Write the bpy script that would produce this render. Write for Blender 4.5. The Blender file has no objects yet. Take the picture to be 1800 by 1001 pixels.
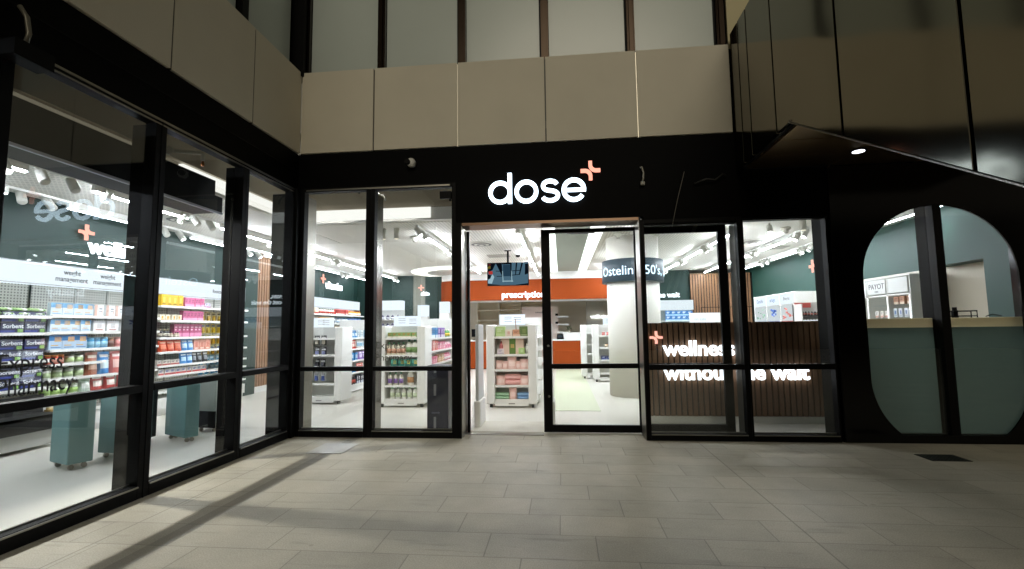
import bpy, math, random
from mathutils import Matrix, Vector
random.seed(7)
R = math.radians
S = bpy.context.scene
COL = S.collection

# ------------------------------------------------------------------ camera
FX, YAW, PITCH, ROLL = 850.37, .10066, .08941, -.01245
CAM = Vector((3.1955, -5.5563, 1.25))
cd = bpy.data.cameras.new('camera'); cam = bpy.data.objects.new('camera', cd); COL.objects.link(cam)
cd.sensor_width = 36; cd.lens = 36*FX/1800; cd.clip_start = .05; cd.clip_end = 200
fw = Vector((-math.sin(YAW)*math.cos(PITCH), math.cos(YAW)*math.cos(PITCH), math.sin(PITCH)))
rt0 = Vector((math.cos(YAW), math.sin(YAW), 0)); up0 = rt0.cross(fw)
rt = math.cos(ROLL)*rt0+math.sin(ROLL)*up0; up = rt.cross(fw)
cam.matrix_world = Matrix(((rt.x, up.x, -fw.x, CAM.x), (rt.y, up.y, -fw.y, CAM.y), (rt.z, up.z, -fw.z, CAM.z), (0, 0, 0, 1)))
S.camera = cam

# ------------------------------------------------------------------ night sky glow, weak low light, exposure
W = bpy.data.worlds.new('World'); S.world = W; W.use_nodes = True
wn = W.node_tree; bg = wn.nodes['Background']
tc = wn.nodes.new('ShaderNodeTexCoord'); sx = wn.nodes.new('ShaderNodeSeparateXYZ')
rp = wn.nodes.new('ShaderNodeValToRGB')
wn.links.new(tc.outputs['Generated'], sx.inputs[0]); wn.links.new(sx.outputs['Z'], rp.inputs[0]); wn.links.new(rp.outputs[0], bg.inputs[0])
rp.color_ramp.elements[0].position = 0; rp.color_ramp.elements[0].color = (1, .86, .62, 1)
rp.color_ramp.elements[1].position = .9; rp.color_ramp.elements[1].color = (.62, .60, .47, 1)
bg.inputs[1].default_value = .14
sd = bpy.data.lights.new('sun', 'SUN'); sd.energy = .78; sd.angle = R(25); sd.color = (1, .9, .72)
sun = bpy.data.objects.new('sun', sd); COL.objects.link(sun)
sun.rotation_euler = Vector((-.05, 1, -.42)).to_track_quat('-Z', 'Y').to_euler()
S.view_settings.view_transform = 'Standard'; S.view_settings.look = 'None'
S.view_settings.exposure = 0; S.view_settings.gamma = 1
S.render.engine = 'CYCLES'
cy = S.cycles
cy.use_denoising = True
cy.max_bounces = 12; cy.diffuse_bounces = 7; cy.glossy_bounces = 5; cy.transparent_max_bounces = 24; cy.transmission_bounces = 4
cy.caustics_reflective = False; cy.caustics_refractive = False; cy.sample_clamp_indirect = 4

LED = 265      # radiance of the linear lamps

# ------------------------------------------------------------------ materials
def lin(h):
    h = h.lstrip('#'); o = []
    for i in (0, 2, 4):
        c = int(h[i:i+2], 16)/255; o.append(c/12.92 if c <= .04045 else ((c+.055)/1.055)**2.4)
    return (*o, 1)
_m = {}
def newmat(name):
    m = bpy.data.materials.new(name); m.use_nodes = True
    return m, m.node_tree, m.node_tree.nodes['Principled BSDF']
def P(hexc, rough=.5, metal=0, spec=.5, name=None, var=0, scale=6, bump=0):
    key = (hexc, rough, metal, spec, var, scale, bump)
    if key in _m: return _m[key]
    m, nt, b = newmat(name or 'paint_'+hexc.strip('#'))
    c = lin(hexc)
    b.inputs['Base Color'].default_value = c; b.inputs['Roughness'].default_value = rough
    b.inputs['Metallic'].default_value = metal; b.inputs['Specular IOR Level'].default_value = spec
    if var or bump:
        t = nt.nodes.new('ShaderNodeTexCoord'); n = nt.nodes.new('ShaderNodeTexNoise')
        n.inputs['Scale'].default_value = scale; n.inputs['Detail'].default_value = 6
        nt.links.new(t.outputs['Object'], n.inputs['Vector'])
        if var:
            mx = nt.nodes.new('ShaderNodeMix'); mx.data_type = 'RGBA'
            mx.inputs[6].default_value = tuple(min(1, x*(1+var)) for x in c[:3])+(1,)
            mx.inputs[7].default_value = tuple(x*(1-var) for x in c[:3])+(1,)
            nt.links.new(n.outputs['Fac'], mx.inputs[0]); nt.links.new(mx.outputs[2], b.inputs['Base Color'])
        if bump:
            bp = nt.nodes.new('ShaderNodeBump'); bp.inputs['Strength'].default_value = bump; bp.inputs['Distance'].default_value = .02
            nt.links.new(n.outputs['Fac'], bp.inputs['Height']); nt.links.new(bp.outputs[0], b.inputs['Normal'])
    _m[key] = m
    return m
def E_(hexc, s, name='lamp'):
    key = ('E', hexc, s)
    if key in _m: return _m[key]
    m = bpy.data.materials.new(name); m.use_nodes = True; nt = m.node_tree
    nt.nodes.remove(nt.nodes['Principled BSDF'])
    e = nt.nodes.new('ShaderNodeEmission'); e.inputs[0].default_value = lin(hexc); e.inputs[1].default_value = s
    nt.links.new(e.outputs[0], nt.nodes['Material Output'].inputs[0]); _m[key] = m
    return m
def math_(nt, op, a, b=None, c=None):
    n = nt.nodes.new('ShaderNodeMath'); n.operation = op
    for i, x in enumerate((a, b, c)):
        if x is None: continue
        if isinstance(x, (int, float)): n.inputs[i].default_value = x
        else: nt.links.new(x, n.inputs[i])
    return n.outputs[0]
def glass(name, tint, f0=.05, rough=0.0):
    m = bpy.data.materials.new(name); m.use_nodes = True; nt = m.node_tree
    nt.nodes.remove(nt.nodes['Principled BSDF'])
    t = nt.nodes.new('ShaderNodeBsdfTransparent'); t.inputs[0].default_value = (*tint, 1)
    g = nt.nodes.new('ShaderNodeBsdfGlossy'); g.inputs['Roughness'].default_value = rough; g.inputs[0].default_value = (.92, .97, 1, 1)
    lw = nt.nodes.new('ShaderNodeLayerWeight'); lw.inputs['Blend'].default_value = .5
    p = math_(nt, 'POWER', lw.outputs['Facing'], 5.0)
    f = math_(nt, 'MULTIPLY_ADD', p, 1-f0, f0)
    mx = nt.nodes.new('ShaderNodeMixShader'); nt.links.new(f, mx.inputs[0])
    nt.links.new(t.outputs[0], mx.inputs[1]); nt.links.new(g.outputs[0], mx.inputs[2])
    nt.links.new(mx.outputs[0], nt.nodes['Material Output'].inputs[0])
    return m

def paving_mat():
    m, nt, b = newmat('granite_paving')
    L = nt.links
    tc = nt.nodes.new('ShaderNodeTexCoord'); s = nt.nodes.new('ShaderNodeSeparateXYZ'); L.new(tc.outputs['Object'], s.inputs[0])
    x, y = s.outputs['X'], s.outputs['Y']
    ry = math_(nt, 'DIVIDE', math_(nt, 'ADD', y, 2.80+31*3), .311)
    row = math_(nt, 'FLOOR', ry); fy = math_(nt, 'FRACT', ry)
    rx = math_(nt, 'DIVIDE', math_(nt, 'ADD', math_(nt, 'ADD', x, 20*.63-2.531), math_(nt, 'MULTIPLY', row, .21)), .63)
    cx = math_(nt, 'FLOOR', rx); fx = math_(nt, 'FRACT', rx)
    dx = math_(nt, 'MULTIPLY', math_(nt, 'MINIMUM', fx, math_(nt, 'SUBTRACT', 1, fx)), .63)
    dy = math_(nt, 'MULTIPLY', math_(nt, 'MINIMUM', fy, math_(nt, 'SUBTRACT', 1, fy)), .311)
    d = math_(nt, 'MINIMUM', dx, dy)
    for X in (.39, 4.63): d = math_(nt, 'MINIMUM', d, math_(nt, 'MAXIMUM', math_(nt, 'SUBTRACT', math_(nt, 'ABSOLUTE', math_(nt, 'SUBTRACT', x, X)), .002), 0))
    joint = nt.nodes.new('ShaderNodeMapRange'); joint.inputs[1].default_value = .001; joint.inputs[2].default_value = .0048
    L.new(d, joint.inputs[0])
    cv = nt.nodes.new('ShaderNodeCombineXYZ'); L.new(cx, cv.inputs[0]); L.new(row, cv.inputs[1])
    wn_ = nt.nodes.new('ShaderNodeTexWhiteNoise'); L.new(cv.outputs[0], wn_.inputs['Vector'])
    n1 = nt.nodes.new('ShaderNodeTexNoise'); n1.inputs['Scale'].default_value = 130; n1.inputs['Detail'].default_value = 3; L.new(tc.outputs['Object'], n1.inputs['Vector'])
    n2 = nt.nodes.new('ShaderNodeTexNoise'); n2.inputs['Scale'].default_value = 2.1; n2.inputs['Detail'].default_value = 8; n2.inputs['Roughness'].default_value = .65; L.new(tc.outputs['Object'], n2.inputs['Vector'])
    mp = nt.nodes.new('ShaderNodeMapping'); mp.inputs['Rotation'].default_value = (0, 0, .5); mp.inputs['Scale'].default_value = (1.2, 9, 1); L.new(tc.outputs['Object'], mp.inputs[0])
    n3 = nt.nodes.new('ShaderNodeTexNoise'); n3.inputs['Scale'].default_value = 1.5; n3.inputs['Detail'].default_value = 7; L.new(mp.outputs[0], n3.inputs['Vector'])
    st = nt.nodes.new('ShaderNodeMapRange'); st.inputs[1].default_value = .60; st.inputs[2].default_value = .78; L.new(n3.outputs['Fac'], st.inputs[0])
    v = math_(nt, 'ADD', .80, math_(nt, 'MULTIPLY', wn_.outputs['Value'], .13))
    v = math_(nt, 'ADD', v, math_(nt, 'MULTIPLY', math_(nt, 'SUBTRACT', n1.outputs['Fac'], .5), .75))
    v = math_(nt, 'ADD', v, math_(nt, 'MULTIPLY', math_(nt, 'SUBTRACT', n2.outputs['Fac'], .5), .55))
    v = math_(nt, 'SUBTRACT', v, math_(nt, 'MULTIPLY', st.outputs[0], .28))
    v = math_(nt, 'MULTIPLY', v, math_(nt, 'MULTIPLY_ADD', joint.outputs[0], .42, .58))
    vo = nt.nodes.new('ShaderNodeTexVoronoi'); vo.inputs['Scale'].default_value = 1.7; vo.inputs['Randomness'].default_value = 1; L.new(tc.outputs['Object'], vo.inputs['Vector'])
    gum = nt.nodes.new('ShaderNodeMapRange'); gum.inputs[1].default_value = .022; gum.inputs[2].default_value = .034; L.new(vo.outputs['Distance'], gum.inputs[0])
    v = math_(nt, 'MULTIPLY', v, math_(nt, 'MULTIPLY_ADD', gum.outputs[0], .22, .78))
    n4 = nt.nodes.new('ShaderNodeTexNoise'); n4.inputs['Scale'].default_value = .55; n4.inputs['Detail'].default_value = 4; n4.inputs['Distortion'].default_value = 1.5; L.new(tc.outputs['Object'], n4.inputs['Vector'])
    v = math_(nt, 'MULTIPLY', v, math_(nt, 'MULTIPLY_ADD', n4.outputs['Fac'], .36, .82))
    # dark inlaid strip
    iy = math_(nt, 'LESS_THAN', math_(nt, 'ABSOLUTE', math_(nt, 'SUBTRACT', x, .79)), .052)
    v = math_(nt, 'MULTIPLY', v, math_(nt, 'SUBTRACT', 1, math_(nt, 'MULTIPLY', iy, .27)))
    vm = nt.nodes.new('ShaderNodeVectorMath'); vm.operation = 'SCALE'; vm.inputs[0].default_value = (.46, .418, .318); L.new(v, vm.inputs['Scale'])
    L.new(vm.outputs[0], b.inputs['Base Color'])
    b.inputs['Roughness'].default_value = .55; b.inputs['Specular IOR Level'].default_value = .35
    bp = nt.nodes.new('ShaderNodeBump'); bp.inputs['Strength'].default_value = .35; bp.inputs['Distance'].default_value = .003
    hh = math_(nt, 'ADD', joint.outputs[0], math_(nt, 'MULTIPLY', n1.outputs['Fac'], .5)); L.new(hh, bp.inputs['Height']); L.new(bp.outputs[0], b.inputs['Normal'])
    return m
def dots_mat(name, hexc, axes, period, rad, dark, rough=.6):
    m, nt, b = newmat(name); L = nt.links
    tc = nt.nodes.new('ShaderNodeTexCoord'); s = nt.nodes.new('ShaderNodeSeparateXYZ'); L.new(tc.outputs['Object'], s.inputs[0])
    q = []
    for a in axes:
        f = math_(nt, 'FRACT', math_(nt, 'DIVIDE', math_(nt, 'ADD', s.outputs[a], 50), period))
        q.append(math_(nt, 'POWER', math_(nt, 'SUBTRACT', f, .5), 2))
    d = math_(nt, 'SQRT', math_(nt, 'ADD', q[0], q[1]))
    k = math_(nt, 'LESS_THAN', d, rad/period)
    mx = nt.nodes.new('ShaderNodeMix'); mx.data_type = 'RGBA'; c = lin(hexc)
    mx.inputs[6].default_value = c; mx.inputs[7].default_value = tuple(x*dark for x in c[:3])+(1,)
    L.new(k, mx.inputs[0]); L.new(mx.outputs[2], b.inputs['Base Color']); b.inputs['Roughness'].default_value = rough
    return m
def slat_mat(name, hexc, axis='X', rough=.55):
    m, nt, b = newmat(name); L = nt.links
    tc = nt.nodes.new('ShaderNodeTexCoord'); mp = nt.nodes.new('ShaderNodeMapping')
    mp.inputs['Scale'].default_value = (22, 22, 1.2); L.new(tc.outputs['Object'], mp.inputs[0])
    n = nt.nodes.new('ShaderNodeTexNoise'); n.inputs['Scale'].default_value = 3; n.inputs['Detail'].default_value = 6; L.new(mp.outputs[0], n.inputs['Vector'])
    mx = nt.nodes.new('ShaderNodeMix'); mx.data_type = 'RGBA'; c = lin(hexc)
    mx.inputs[6].default_value = tuple(x*.65 for x in c[:3])+(1,); mx.inputs[7].default_value = tuple(x*1.3 for x in c[:3])+(1,)
    L.new(n.outputs['Fac'], mx.inputs[0]); L.new(mx.outputs[2], b.inputs['Base Color']); b.inputs['Roughness'].default_value = rough
    return m
def bronze_mat():
    m, nt, b = newmat('bronze_mirror'); L = nt.links
    b.inputs['Base Color'].default_value = (.235, .22, .175, 1); b.inputs['Metallic'].default_value = 1; b.inputs['Roughness'].default_value = .11
    tc = nt.nodes.new('ShaderNodeTexCoord'); n = nt.nodes.new('ShaderNodeTexNoise'); n.inputs['Scale'].default_value = .8; n.inputs['Detail'].default_value = 1
    L.new(tc.outputs['Object'], n.inputs['Vector'])
    bp = nt.nodes.new('ShaderNodeBump'); bp.inputs['Strength'].default_value = .5; bp.inputs['Distance'].default_value = .04
    L.new(n.outputs['Fac'], bp.inputs['Height']); L.new(bp.outputs[0], b.inputs['Normal'])
    return m

PAVE = paving_mat()
BLACK = P('#030303', .5, 0, .10, 'black_powder_coat')
FASC = P('#020202', .55, 0, .05, 'black_fascia')
CLAD = P('#c6c0af', .55, 0, .3, 'stone_cladding', .10, 1.6)
FROST = P('#b6bfba', .22, 0, .5, 'frosted_glass', .09, .8)
BRONZ = bronze_mat()
DBR = P('#2b241e', .2, 1, .5, 'dark_bronze', .1, 8)
STEEL = P('#8a877e', .32, 1, .5, 'brushed_steel', .08, 20)
FIN = P('#0a0908', .55, 0, .06, 'dark_metal_fin')
GLASS = glass('clear_glass', (.98, .99, .983), .042)
TGLASS = glass('counter_glass', (.97, .98, .98), .03)
WHITE = P('#f4f4f0', .4, 0, .5, 'white_laminate')
WHITE2 = P('#ebebe7', .5, 0, .5, 'white_paint')
GREEN = P('#0c2a24', .55, 0, .4, 'dark_green_paint', .04, 3)
TEAL = P('#1d4038', .5, 0, .4, 'teal_green_paint', .03, 3)
ORANGE = P('#85370a', .6, 0, .15, 'burnt_orange_paint', .03, 3)
BEIGE = P('#cfc5b2', .6, 0, .4, 'beige_paint')
GREY = P('#8f8f88', .5, 0, .5, 'grey_plastic')
KIOSK = P('#6f9594', .45, 0, .5, 'duck_egg_laminate')
FLOOR = P('#ceccc2', .30, 0, .4, 'pale_vinyl', .04, .9)
CEIL = P('#eceae2', .7, 0, .3, 'ceiling_paint')
PERF = dots_mat('perforated_ceiling', '#e6e3d9', ('X', 'Y'), .055, .016, .6)
PEG = dots_mat('pegboard', '#e2e1da', ('Y', 'Z'), .034, .009, .25)
CONC = P('#b0a898', .8, 0, .2, 'raw_soffit', .08, 2)
TIMB = slat_mat('oak_slats', '#8a6548'); WALN = slat_mat('walnut_slats', '#7a5a42')
DARKB = P('#14110f', .8, 0, .2, 'dark_backing')
LEDM = E_('#eef4ff', LED, 'led_strip'); BULK_GLOW = E_('#fbfaf4', 1.15, 'glowing_bulkhead'); LBOX = E_('#e8f2fb', 1.25, 'lightbox_acrylic')
SIGN = E_('#dcefff', 4.2, 'sign_white'); SIGNP = E_('#ffa890', 1.5, 'sign_coral'); HALO = E_('#f2f7ff', 3.2, 'halo_white'); HALOP = E_('#ffb4a2', 1.6, 'halo_coral')
INK = P('#2a2c2e', .5, 0, .3, 'ink')

# ------------------------------------------------------------------ mesh helpers
class MB:
    def __init__(s): s.v = []; s.f = []; s.m = []; s.sm = []
    def face(s, pts, mi=0, sm=False):
        b = len(s.v); s.v += [tuple(p) for p in pts]; s.f.append(tuple(range(b, b+len(pts)))); s.m.append(mi); s.sm.append(sm)
    def box(s, x0, x1, y0, y1, z0, z1, mi=0, inx=0, iny=0):
        b = len(s.v)
        s.v += [(x0, y0, z0), (x1, y0, z0), (x1, y1, z0), (x0, y1, z0),
                (x0+inx, y0+iny, z1), (x1-inx, y0+iny, z1), (x1-inx, y1-iny, z1), (x0+inx, y1-iny, z1)]
        for q in ((0, 3, 2, 1), (4, 5, 6, 7), (0, 1, 5, 4), (1, 2, 6, 5), (2, 3, 7, 6), (3, 0, 4, 7)):
            s.f.append(tuple(b+i for i in q)); s.m.append(mi); s.sm.append(False)
        return s
    def prism(s, poly, axis, a0, a1, mi=0):
        n = len(poly); b = len(s.v)
        for a in (a0, a1):
            for (p, q) in poly:
                s.v.append((a, p, q) if axis == 0 else (p, a, q) if axis == 1 else (p, q, a))
        s.f.append(tuple(b+i for i in reversed(range(n)))); s.f.append(tuple(b+n+i for i in range(n)))
        s.m += [mi, mi]; s.sm += [False, False]
        for i in range(n):
            j = (i+1) % n; s.f.append((b+i, b+j, b+n+j, b+n+i)); s.m.append(mi); s.sm.append(False)
        return s
    def lathe(s, prof, cx=0, cy=0, n=16, mi=0, M=None, sx=1, sy=1):
        b = len(s.v)
        for (r, z) in prof:
            for k in range(n):
                a = 2*math.pi*k/n; p = Vector((cx+sx*r*math.cos(a), cy+sy*r*math.sin(a), z))
                if M: p = M @ p
                s.v.append(tuple(p))
        for i in range(len(prof)-1):
            for k in range(n):
                j = (k+1) % n
                s.f.append((b+i*n+k, b+i*n+j, b+(i+1)*n+j, b+(i+1)*n+k)); s.m.append(mi); s.sm.append(True)
        s.f.append(tuple(b+k for k in reversed(range(n)))); s.f.append(tuple(b+(len(prof)-1)*n+k for k in range(n)))
        s.m += [mi, mi]; s.sm += [False, False]
        return s
    def tube(s, pts, r, n=8, mi=0):
        pts = [Vector(p) for p in pts]; b = len(s.v); m = len(pts)
        for i, p in enumerate(pts):
            t = (pts[min(i+1, m-1)]-pts[max(i-1, 0)]).normalized()
            u = t.cross(Vector((0, 0, 1)) if abs(t.z) < .9 else Vector((1, 0, 0))).normalized(); w = t.cross(u)
            for k in range(n):
                a = 2*math.pi*k/n; s.v.append(tuple(p+u*r*math.cos(a)+w*r*math.sin(a)))
        for i in range(m-1):
            for k in range(n):
                j = (k+1) % n; s.f.append((b+i*n+k, b+i*n+j, b+(i+1)*n+j, b+(i+1)*n+k)); s.m.append(mi); s.sm.append(True)
        s.f.append(tuple(b+k for k in reversed(range(n)))); s.f.append(tuple(b+(m-1)*n+k for k in range(n))); s.m += [mi, mi]; s.sm += [False, False]
        return s
    def mesh(s, name, mats):
        me = bpy.data.meshes.new(name); me.from_pydata(s.v, [], s.f)
        for m in (mats if isinstance(mats, (list, tuple)) else [mats]): me.materials.append(m)
        me.polygons.foreach_set('material_index', s.m); me.polygons.foreach_set('use_smooth', s.sm); me.update()
        return me
    def build(s, name, mats, parent=None, loc=(0, 0, 0), rz=0):
        return mk(name, s.mesh(name, mats), parent, loc, rz)
def mk(name, me, parent=None, loc=(0, 0, 0), rz=0):
    o = bpy.data.objects.new(name, me); COL.objects.link(o); o.parent = parent; o.location = loc; o.rotation_euler = (0, 0, rz)
    return o
def bevel(o, w=.004, seg=2):
    m = o.modifiers.new('bevel', 'BEVEL'); m.width = w; m.segments = seg; m.limit_method = 'ANGLE'; m.angle_limit = R(40)
    return o
def tag(o, label, cat, group=None):
    o['label'] = label; o['category'] = cat
    if group: o['group'] = group
    return o
def thing(name, label, cat, loc=(0, 0, 0), rz=0, group=None):
    return tag(mk(name, None, None, loc, rz), label, cat, group)
def struct(o): o['kind'] = 'structure'; return o
def bx(*a): return MB().box(*a)
def copy_tree(o, parent=None):
    c = o.copy(); COL.objects.link(c); c.parent = parent
    for ch in list(o.children): copy_tree(ch, c)
    return c
def txt(body, size, mat, name='lettering', parent=None, pos=(0, 0, 0), face='-Y', ext=.002, off=0.0, width=None, align='LEFT', space=1, line=1):
    cu = bpy.data.curves.new(name, 'FONT'); cu.body = body; cu.size = size; cu.extrude = ext; cu.offset = off; cu.align_x = align
    cu.space_character = space; cu.space_line = line; cu.resolution_u = 4
    ob = bpy.data.objects.new('tmp', cu); COL.objects.link(ob); bpy.context.view_layer.update()
    me = bpy.data.meshes.new_from_object(ob.evaluated_get(bpy.context.evaluated_depsgraph_get()))
    bpy.data.objects.remove(ob); bpy.data.curves.remove(cu)
    me.name = name; me.materials.clear(); me.materials.append(mat)
    if width:
        xs = [v.co.x for v in me.vertices]; k = width/(max(xs)-min(xs)); x0 = min(xs) if align == 'LEFT' else 0
        for v in me.vertices: v.co.x = (v.co.x-x0)*k
    rot = {'-Y': Matrix.Rotation(R(90), 4, 'X'), '+X': Matrix.Rotation(R(90), 4, 'Z') @ Matrix.Rotation(R(90), 4, 'X'),
           '-X': Matrix.Rotation(R(-90), 4, 'Z') @ Matrix.Rotation(R(90), 4, 'X')}[face]
    me.transform(rot)
    return mk(name, me, parent, pos)
def stroke(poly, w, d=.03):
    """thick planar stroke in XZ, given centre line, extruded along Y"""
    mb = MB(); n = len(poly); L = []; Rr = []
    for i, (x, z) in enumerate(poly):
        a = poly[max(i-1, 0)]; b = poly[min(i+1, n-1)]; dx, dz = b[0]-a[0], b[1]-a[1]; l = math.hypot(dx, dz) or 1
        nx, nz = -dz/l*w/2, dx/l*w/2; L.append((x+nx, z+nz)); Rr.append((x-nx, z-nz))
    for i in range(n-1):
        q = [L[i], L[i+1], Rr[i+1], Rr[i]]
        mb.face([(p[0], 0, p[1]) for p in reversed(q)]); mb.face([(p[0], d, p[1]) for p in q])
        mb.face([(L[i][0], 0, L[i][1]), (L[i+1][0], 0, L[i+1][1]), (L[i+1][0], d, L[i+1][1]), (L[i][0], d, L[i][1])])
        mb.face([(Rr[i][0], d, Rr[i][1]), (Rr[i+1][0], d, Rr[i+1][1]), (Rr[i+1][0], 0, Rr[i+1][1]), (Rr[i][0], 0, Rr[i][1])])
    for i in (0, n-1): mb.face([(L[i][0], 0, L[i][1]), (L[i][0], d, L[i][1]), (Rr[i][0], d, Rr[i][1]), (Rr[i][0], 0, Rr[i][1])])
    return mb
def join_mb(mbs):
    o = MB()
    for m in mbs:
        b = len(o.v); o.v += m.v; o.f += [tuple(b+i for i in f) for f in m.f]; o.m += m.m; o.sm += m.sm
    return o
def arc(cx, cz, r, a0, a1, n=40, rz=None):
    rz = rz or r
    return [(cx+r*math.cos(R(a0+(a1-a0)*i/n)), cz+rz*math.sin(R(a0+(a1-a0)*i/n))) for i in range(n+1)]
def plus_mark(s, w, d):
    """the coral cross: two bent strokes back to back"""
    h = s/2; r = h*.58
    e1 = [(0, h)]+[(r-r*math.cos(R(t)), r-r*math.sin(R(t))) for t in range(0, 91, 10)]+[(h, 0)]
    return join_mb([stroke(e1, w, d), stroke([(-x, -z) for x, z in e1], w, d)])

# ------------------------------------------------------------------ ground and the shop's shell
struct(bx(-14, 24, -22, 0.30, -.3, 0).build('paving', PAVE))
struct(MB().box(-3.4, 13, .30, 13, -.3, .003).box(-3.4, -.02, -6.5, .30, -.3, .003).build('floor', FLOOR))
m_ = P('#c4cbb0', .45, 0, .4, 'sage_vinyl'); struct(bx(3.02, 3.75, 1.85, 9.0, .003, .008).build('floor_strip', m_))
struct(bx(2.04, 2.96, .34, 1.0, .003, .009).build('entrance_mat', P('#c4c1b4', .6, 0, .4, 'stone_mat', .12, 5)))
cl = MB()
cl.box(-3.4, 13, 1.56, 13, 2.9, 3.0)                                            # over the shop
cl.box(-3.4, -.92, -6.5, 1.56, 2.9, 3.0)
cl.box(4.1, 13, .36, 1.56, 2.9, 3.0)
struct(cl.build('ceiling', CEIL))
struct(MB().box(-.9, 2.2, 1.62, 3.2, 2.893, 2.899).box(.6, 2.85, 3.2, 9.3, 2.893, 2.899).box(-3.1, -.95, -6, 3.2, 2.893, 2.899).box(4.0, 6.0, 2.0, 6.5, 2.893, 2.899).build('ceiling_perforated', PERF))
struct(MB().box(-.92, 4.1, .02, 1.56, 3.62, 3.7).box(-.92, -.02, -6.5, .02, 3.62, 3.7).box(-.92, 4.1, 1.56, 1.62, 3.12, 3.62).box(-.98, -.92, -6.5, 1.62, 3.12, 3.62).box(4.1, 4.16, .05, 1.56, 2.9, 3.7).build('window_soffit', CONC))
wl = MB(); wl.box(-3.3, -3.15, -6.5, 11.8, 0, 3.0)
struct(wl.build('wall_left', GREEN))
struct(bx(-3.4, 0, -6.6, -6.5, 0, 3.7).build('wall_end', WHITE2))
struct(bx(8.75, 8.9, .36, 11.8, 0, 3.0).build('wall_right', TEAL))
struct(MB().box(-3.15, 8.75, 11.4, 11.6, 0, 3.0).build('wall_back', BEIGE))
struct(MB().box(-3.15, -1.36, 9.0, 9.1, 0, 2.9).box(-.97, -.45, 9.0, 9.1, 0, 2.9).box(4.7, 7.0, 9.2, 9.3, 0, 2.9).build('wall_green', GREEN))
struct(bx(-1.36, -.97, 9.02, 9.1, 0, 2.9).build('wall_grey', P('#7a7b70', .6, name='grey_green_paint')))
# ceiling lamps; bulkhead faces emit the light that would fall on them
c = thing('glowing_bulkhead', 'long self-glowing bulkhead band facing the two left front windows', 'ceiling light', (0, 0, 2.9))
bx(-.9, 1.25, 1.50, 1.556, .03, .2).build('diffuser', BULK_GLOW, c); bx(-.9, 4.1, 1.5, 1.556, 0, .03).build('trim', WHITE2, c); bx(1.25, 4.1, 1.52, 1.556, .03, .2).build('fascia', WHITE2, c)
c = thing('glowing_bulkhead', 'self-glowing bulkhead band running back above the left corner window', 'ceiling light', (0, 0, 2.9))
bx(-.976, -.92, -.75, 1.4, .03, .2).build('diffuser', BULK_GLOW, c)
c = thing('tray_light', 'grey green ceiling tray framed by two long bright light bands', 'ceiling light', (0, 0, 2.88))
TR = E_('#f6f8f4', 2.2, 'tray_light')
bx(2.92, 3.12, 2.0, 9.5, 0, .02).build('light_band', TR, c); bx(3.70, 3.94, 2.0, 9.5, 0, .02).build('light_band', TR, c)
bx(3.12, 3.70, 2.0, 9.3, -.004, .02).build('centre_panel', P('#a3aaa0', .6, name='tray_grey'), c)
c = thing('ring_light', 'large round lit ceiling ring at the back of the shop', 'ceiling light', (.25, 8.2, 2.86))
MB().lathe([(1.35, 0), (1.35, .03)], n=48).build('diffuser', E_('#fffdf4', 1.6, 'ring_light'), c)
MB().lathe([(1.42, .03), (1.42, .045)], n=48).build('rim', WHITE2, c)
MB().lathe([(.9, -.012), (.9, -.001)], n=48).build('inner_disc', WHITE2, c)

# ------------------------------------------------------------------ building
B = thing('shop_building', 'black framed corner shopfront under pale stone cladding and frosted upper windows', 'building')
# cladding panels, front and left
jx = [.0, .945, 1.995, 3.06, 4.13, 5.19]
for a, b_ in zip(jx[:-1], jx[1:]):
    p = bevel(bx(a+.008, b_-.008, -.0, .05, 3.44, 4.488).build('cladding_panel', CLAD, B), .003)
jy = [0, -.925, -2.00, -3.08, -4.16, -5.24, -6.32]
for b_, a in zip(jy[:-1], jy[1:]):
    bevel(bx(-.05, 0, a+.008, b_-.008 if b_ else -.0, 3.44, 4.488).build('cladding_panel', CLAD, B), .003)
JM = P('#3a372e', .4, 0, .4, 'joint_trim'); JL = P('#d8d2c0', .3, .3, .5, 'light_trim')
for i, a in enumerate(jx[1:-1]): bx(a-.005, a+.005, .005, .06, 3.43, 4.47).build('joint_trim', JL if i in (1, 3) else JM, B)
for a in jy[1:]: bx(-.06, -.005, a-.006, a+.006, 3.43, 4.47).build('joint_trim', JM, B)
# spandrel / backing
MB().box(-.02, 9.6, .055, .20, 3.43, 4.46).box(-.2, -.055, -6.6, -.0, 3.43, 4.46).build('cladding_backing', DARKB, B)
fa = MB()
fa.box(-.10, 1.93, .02, .14, 2.97, 3.43); fa.box(1.93, 4.15, .015, .30, 2.50, 3.43); fa.box(4.15, 5.2, .017, .14, 2.40, 3.43); fa.box(5.2, 6.16, .018, .14, 2.44, 3.43)
fa.box(-.14, -.02, -6.6, .02, 2.97, 3.43)
fa.build('fascia', FASC, B)
MB().box(.1, 1.9, -.006, .02, 2.955, 2.972).box(-.02, .006, -3.1, -.1, 2.955, 2.972).box(-.02, .003, -3.1, -.1, 2.925, 2.935).build('head_trim', STEEL, B)
bx(-.005, .001, -6, .0, 3.2, 3.206).build('fascia_joint', BLACK, B)
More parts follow.
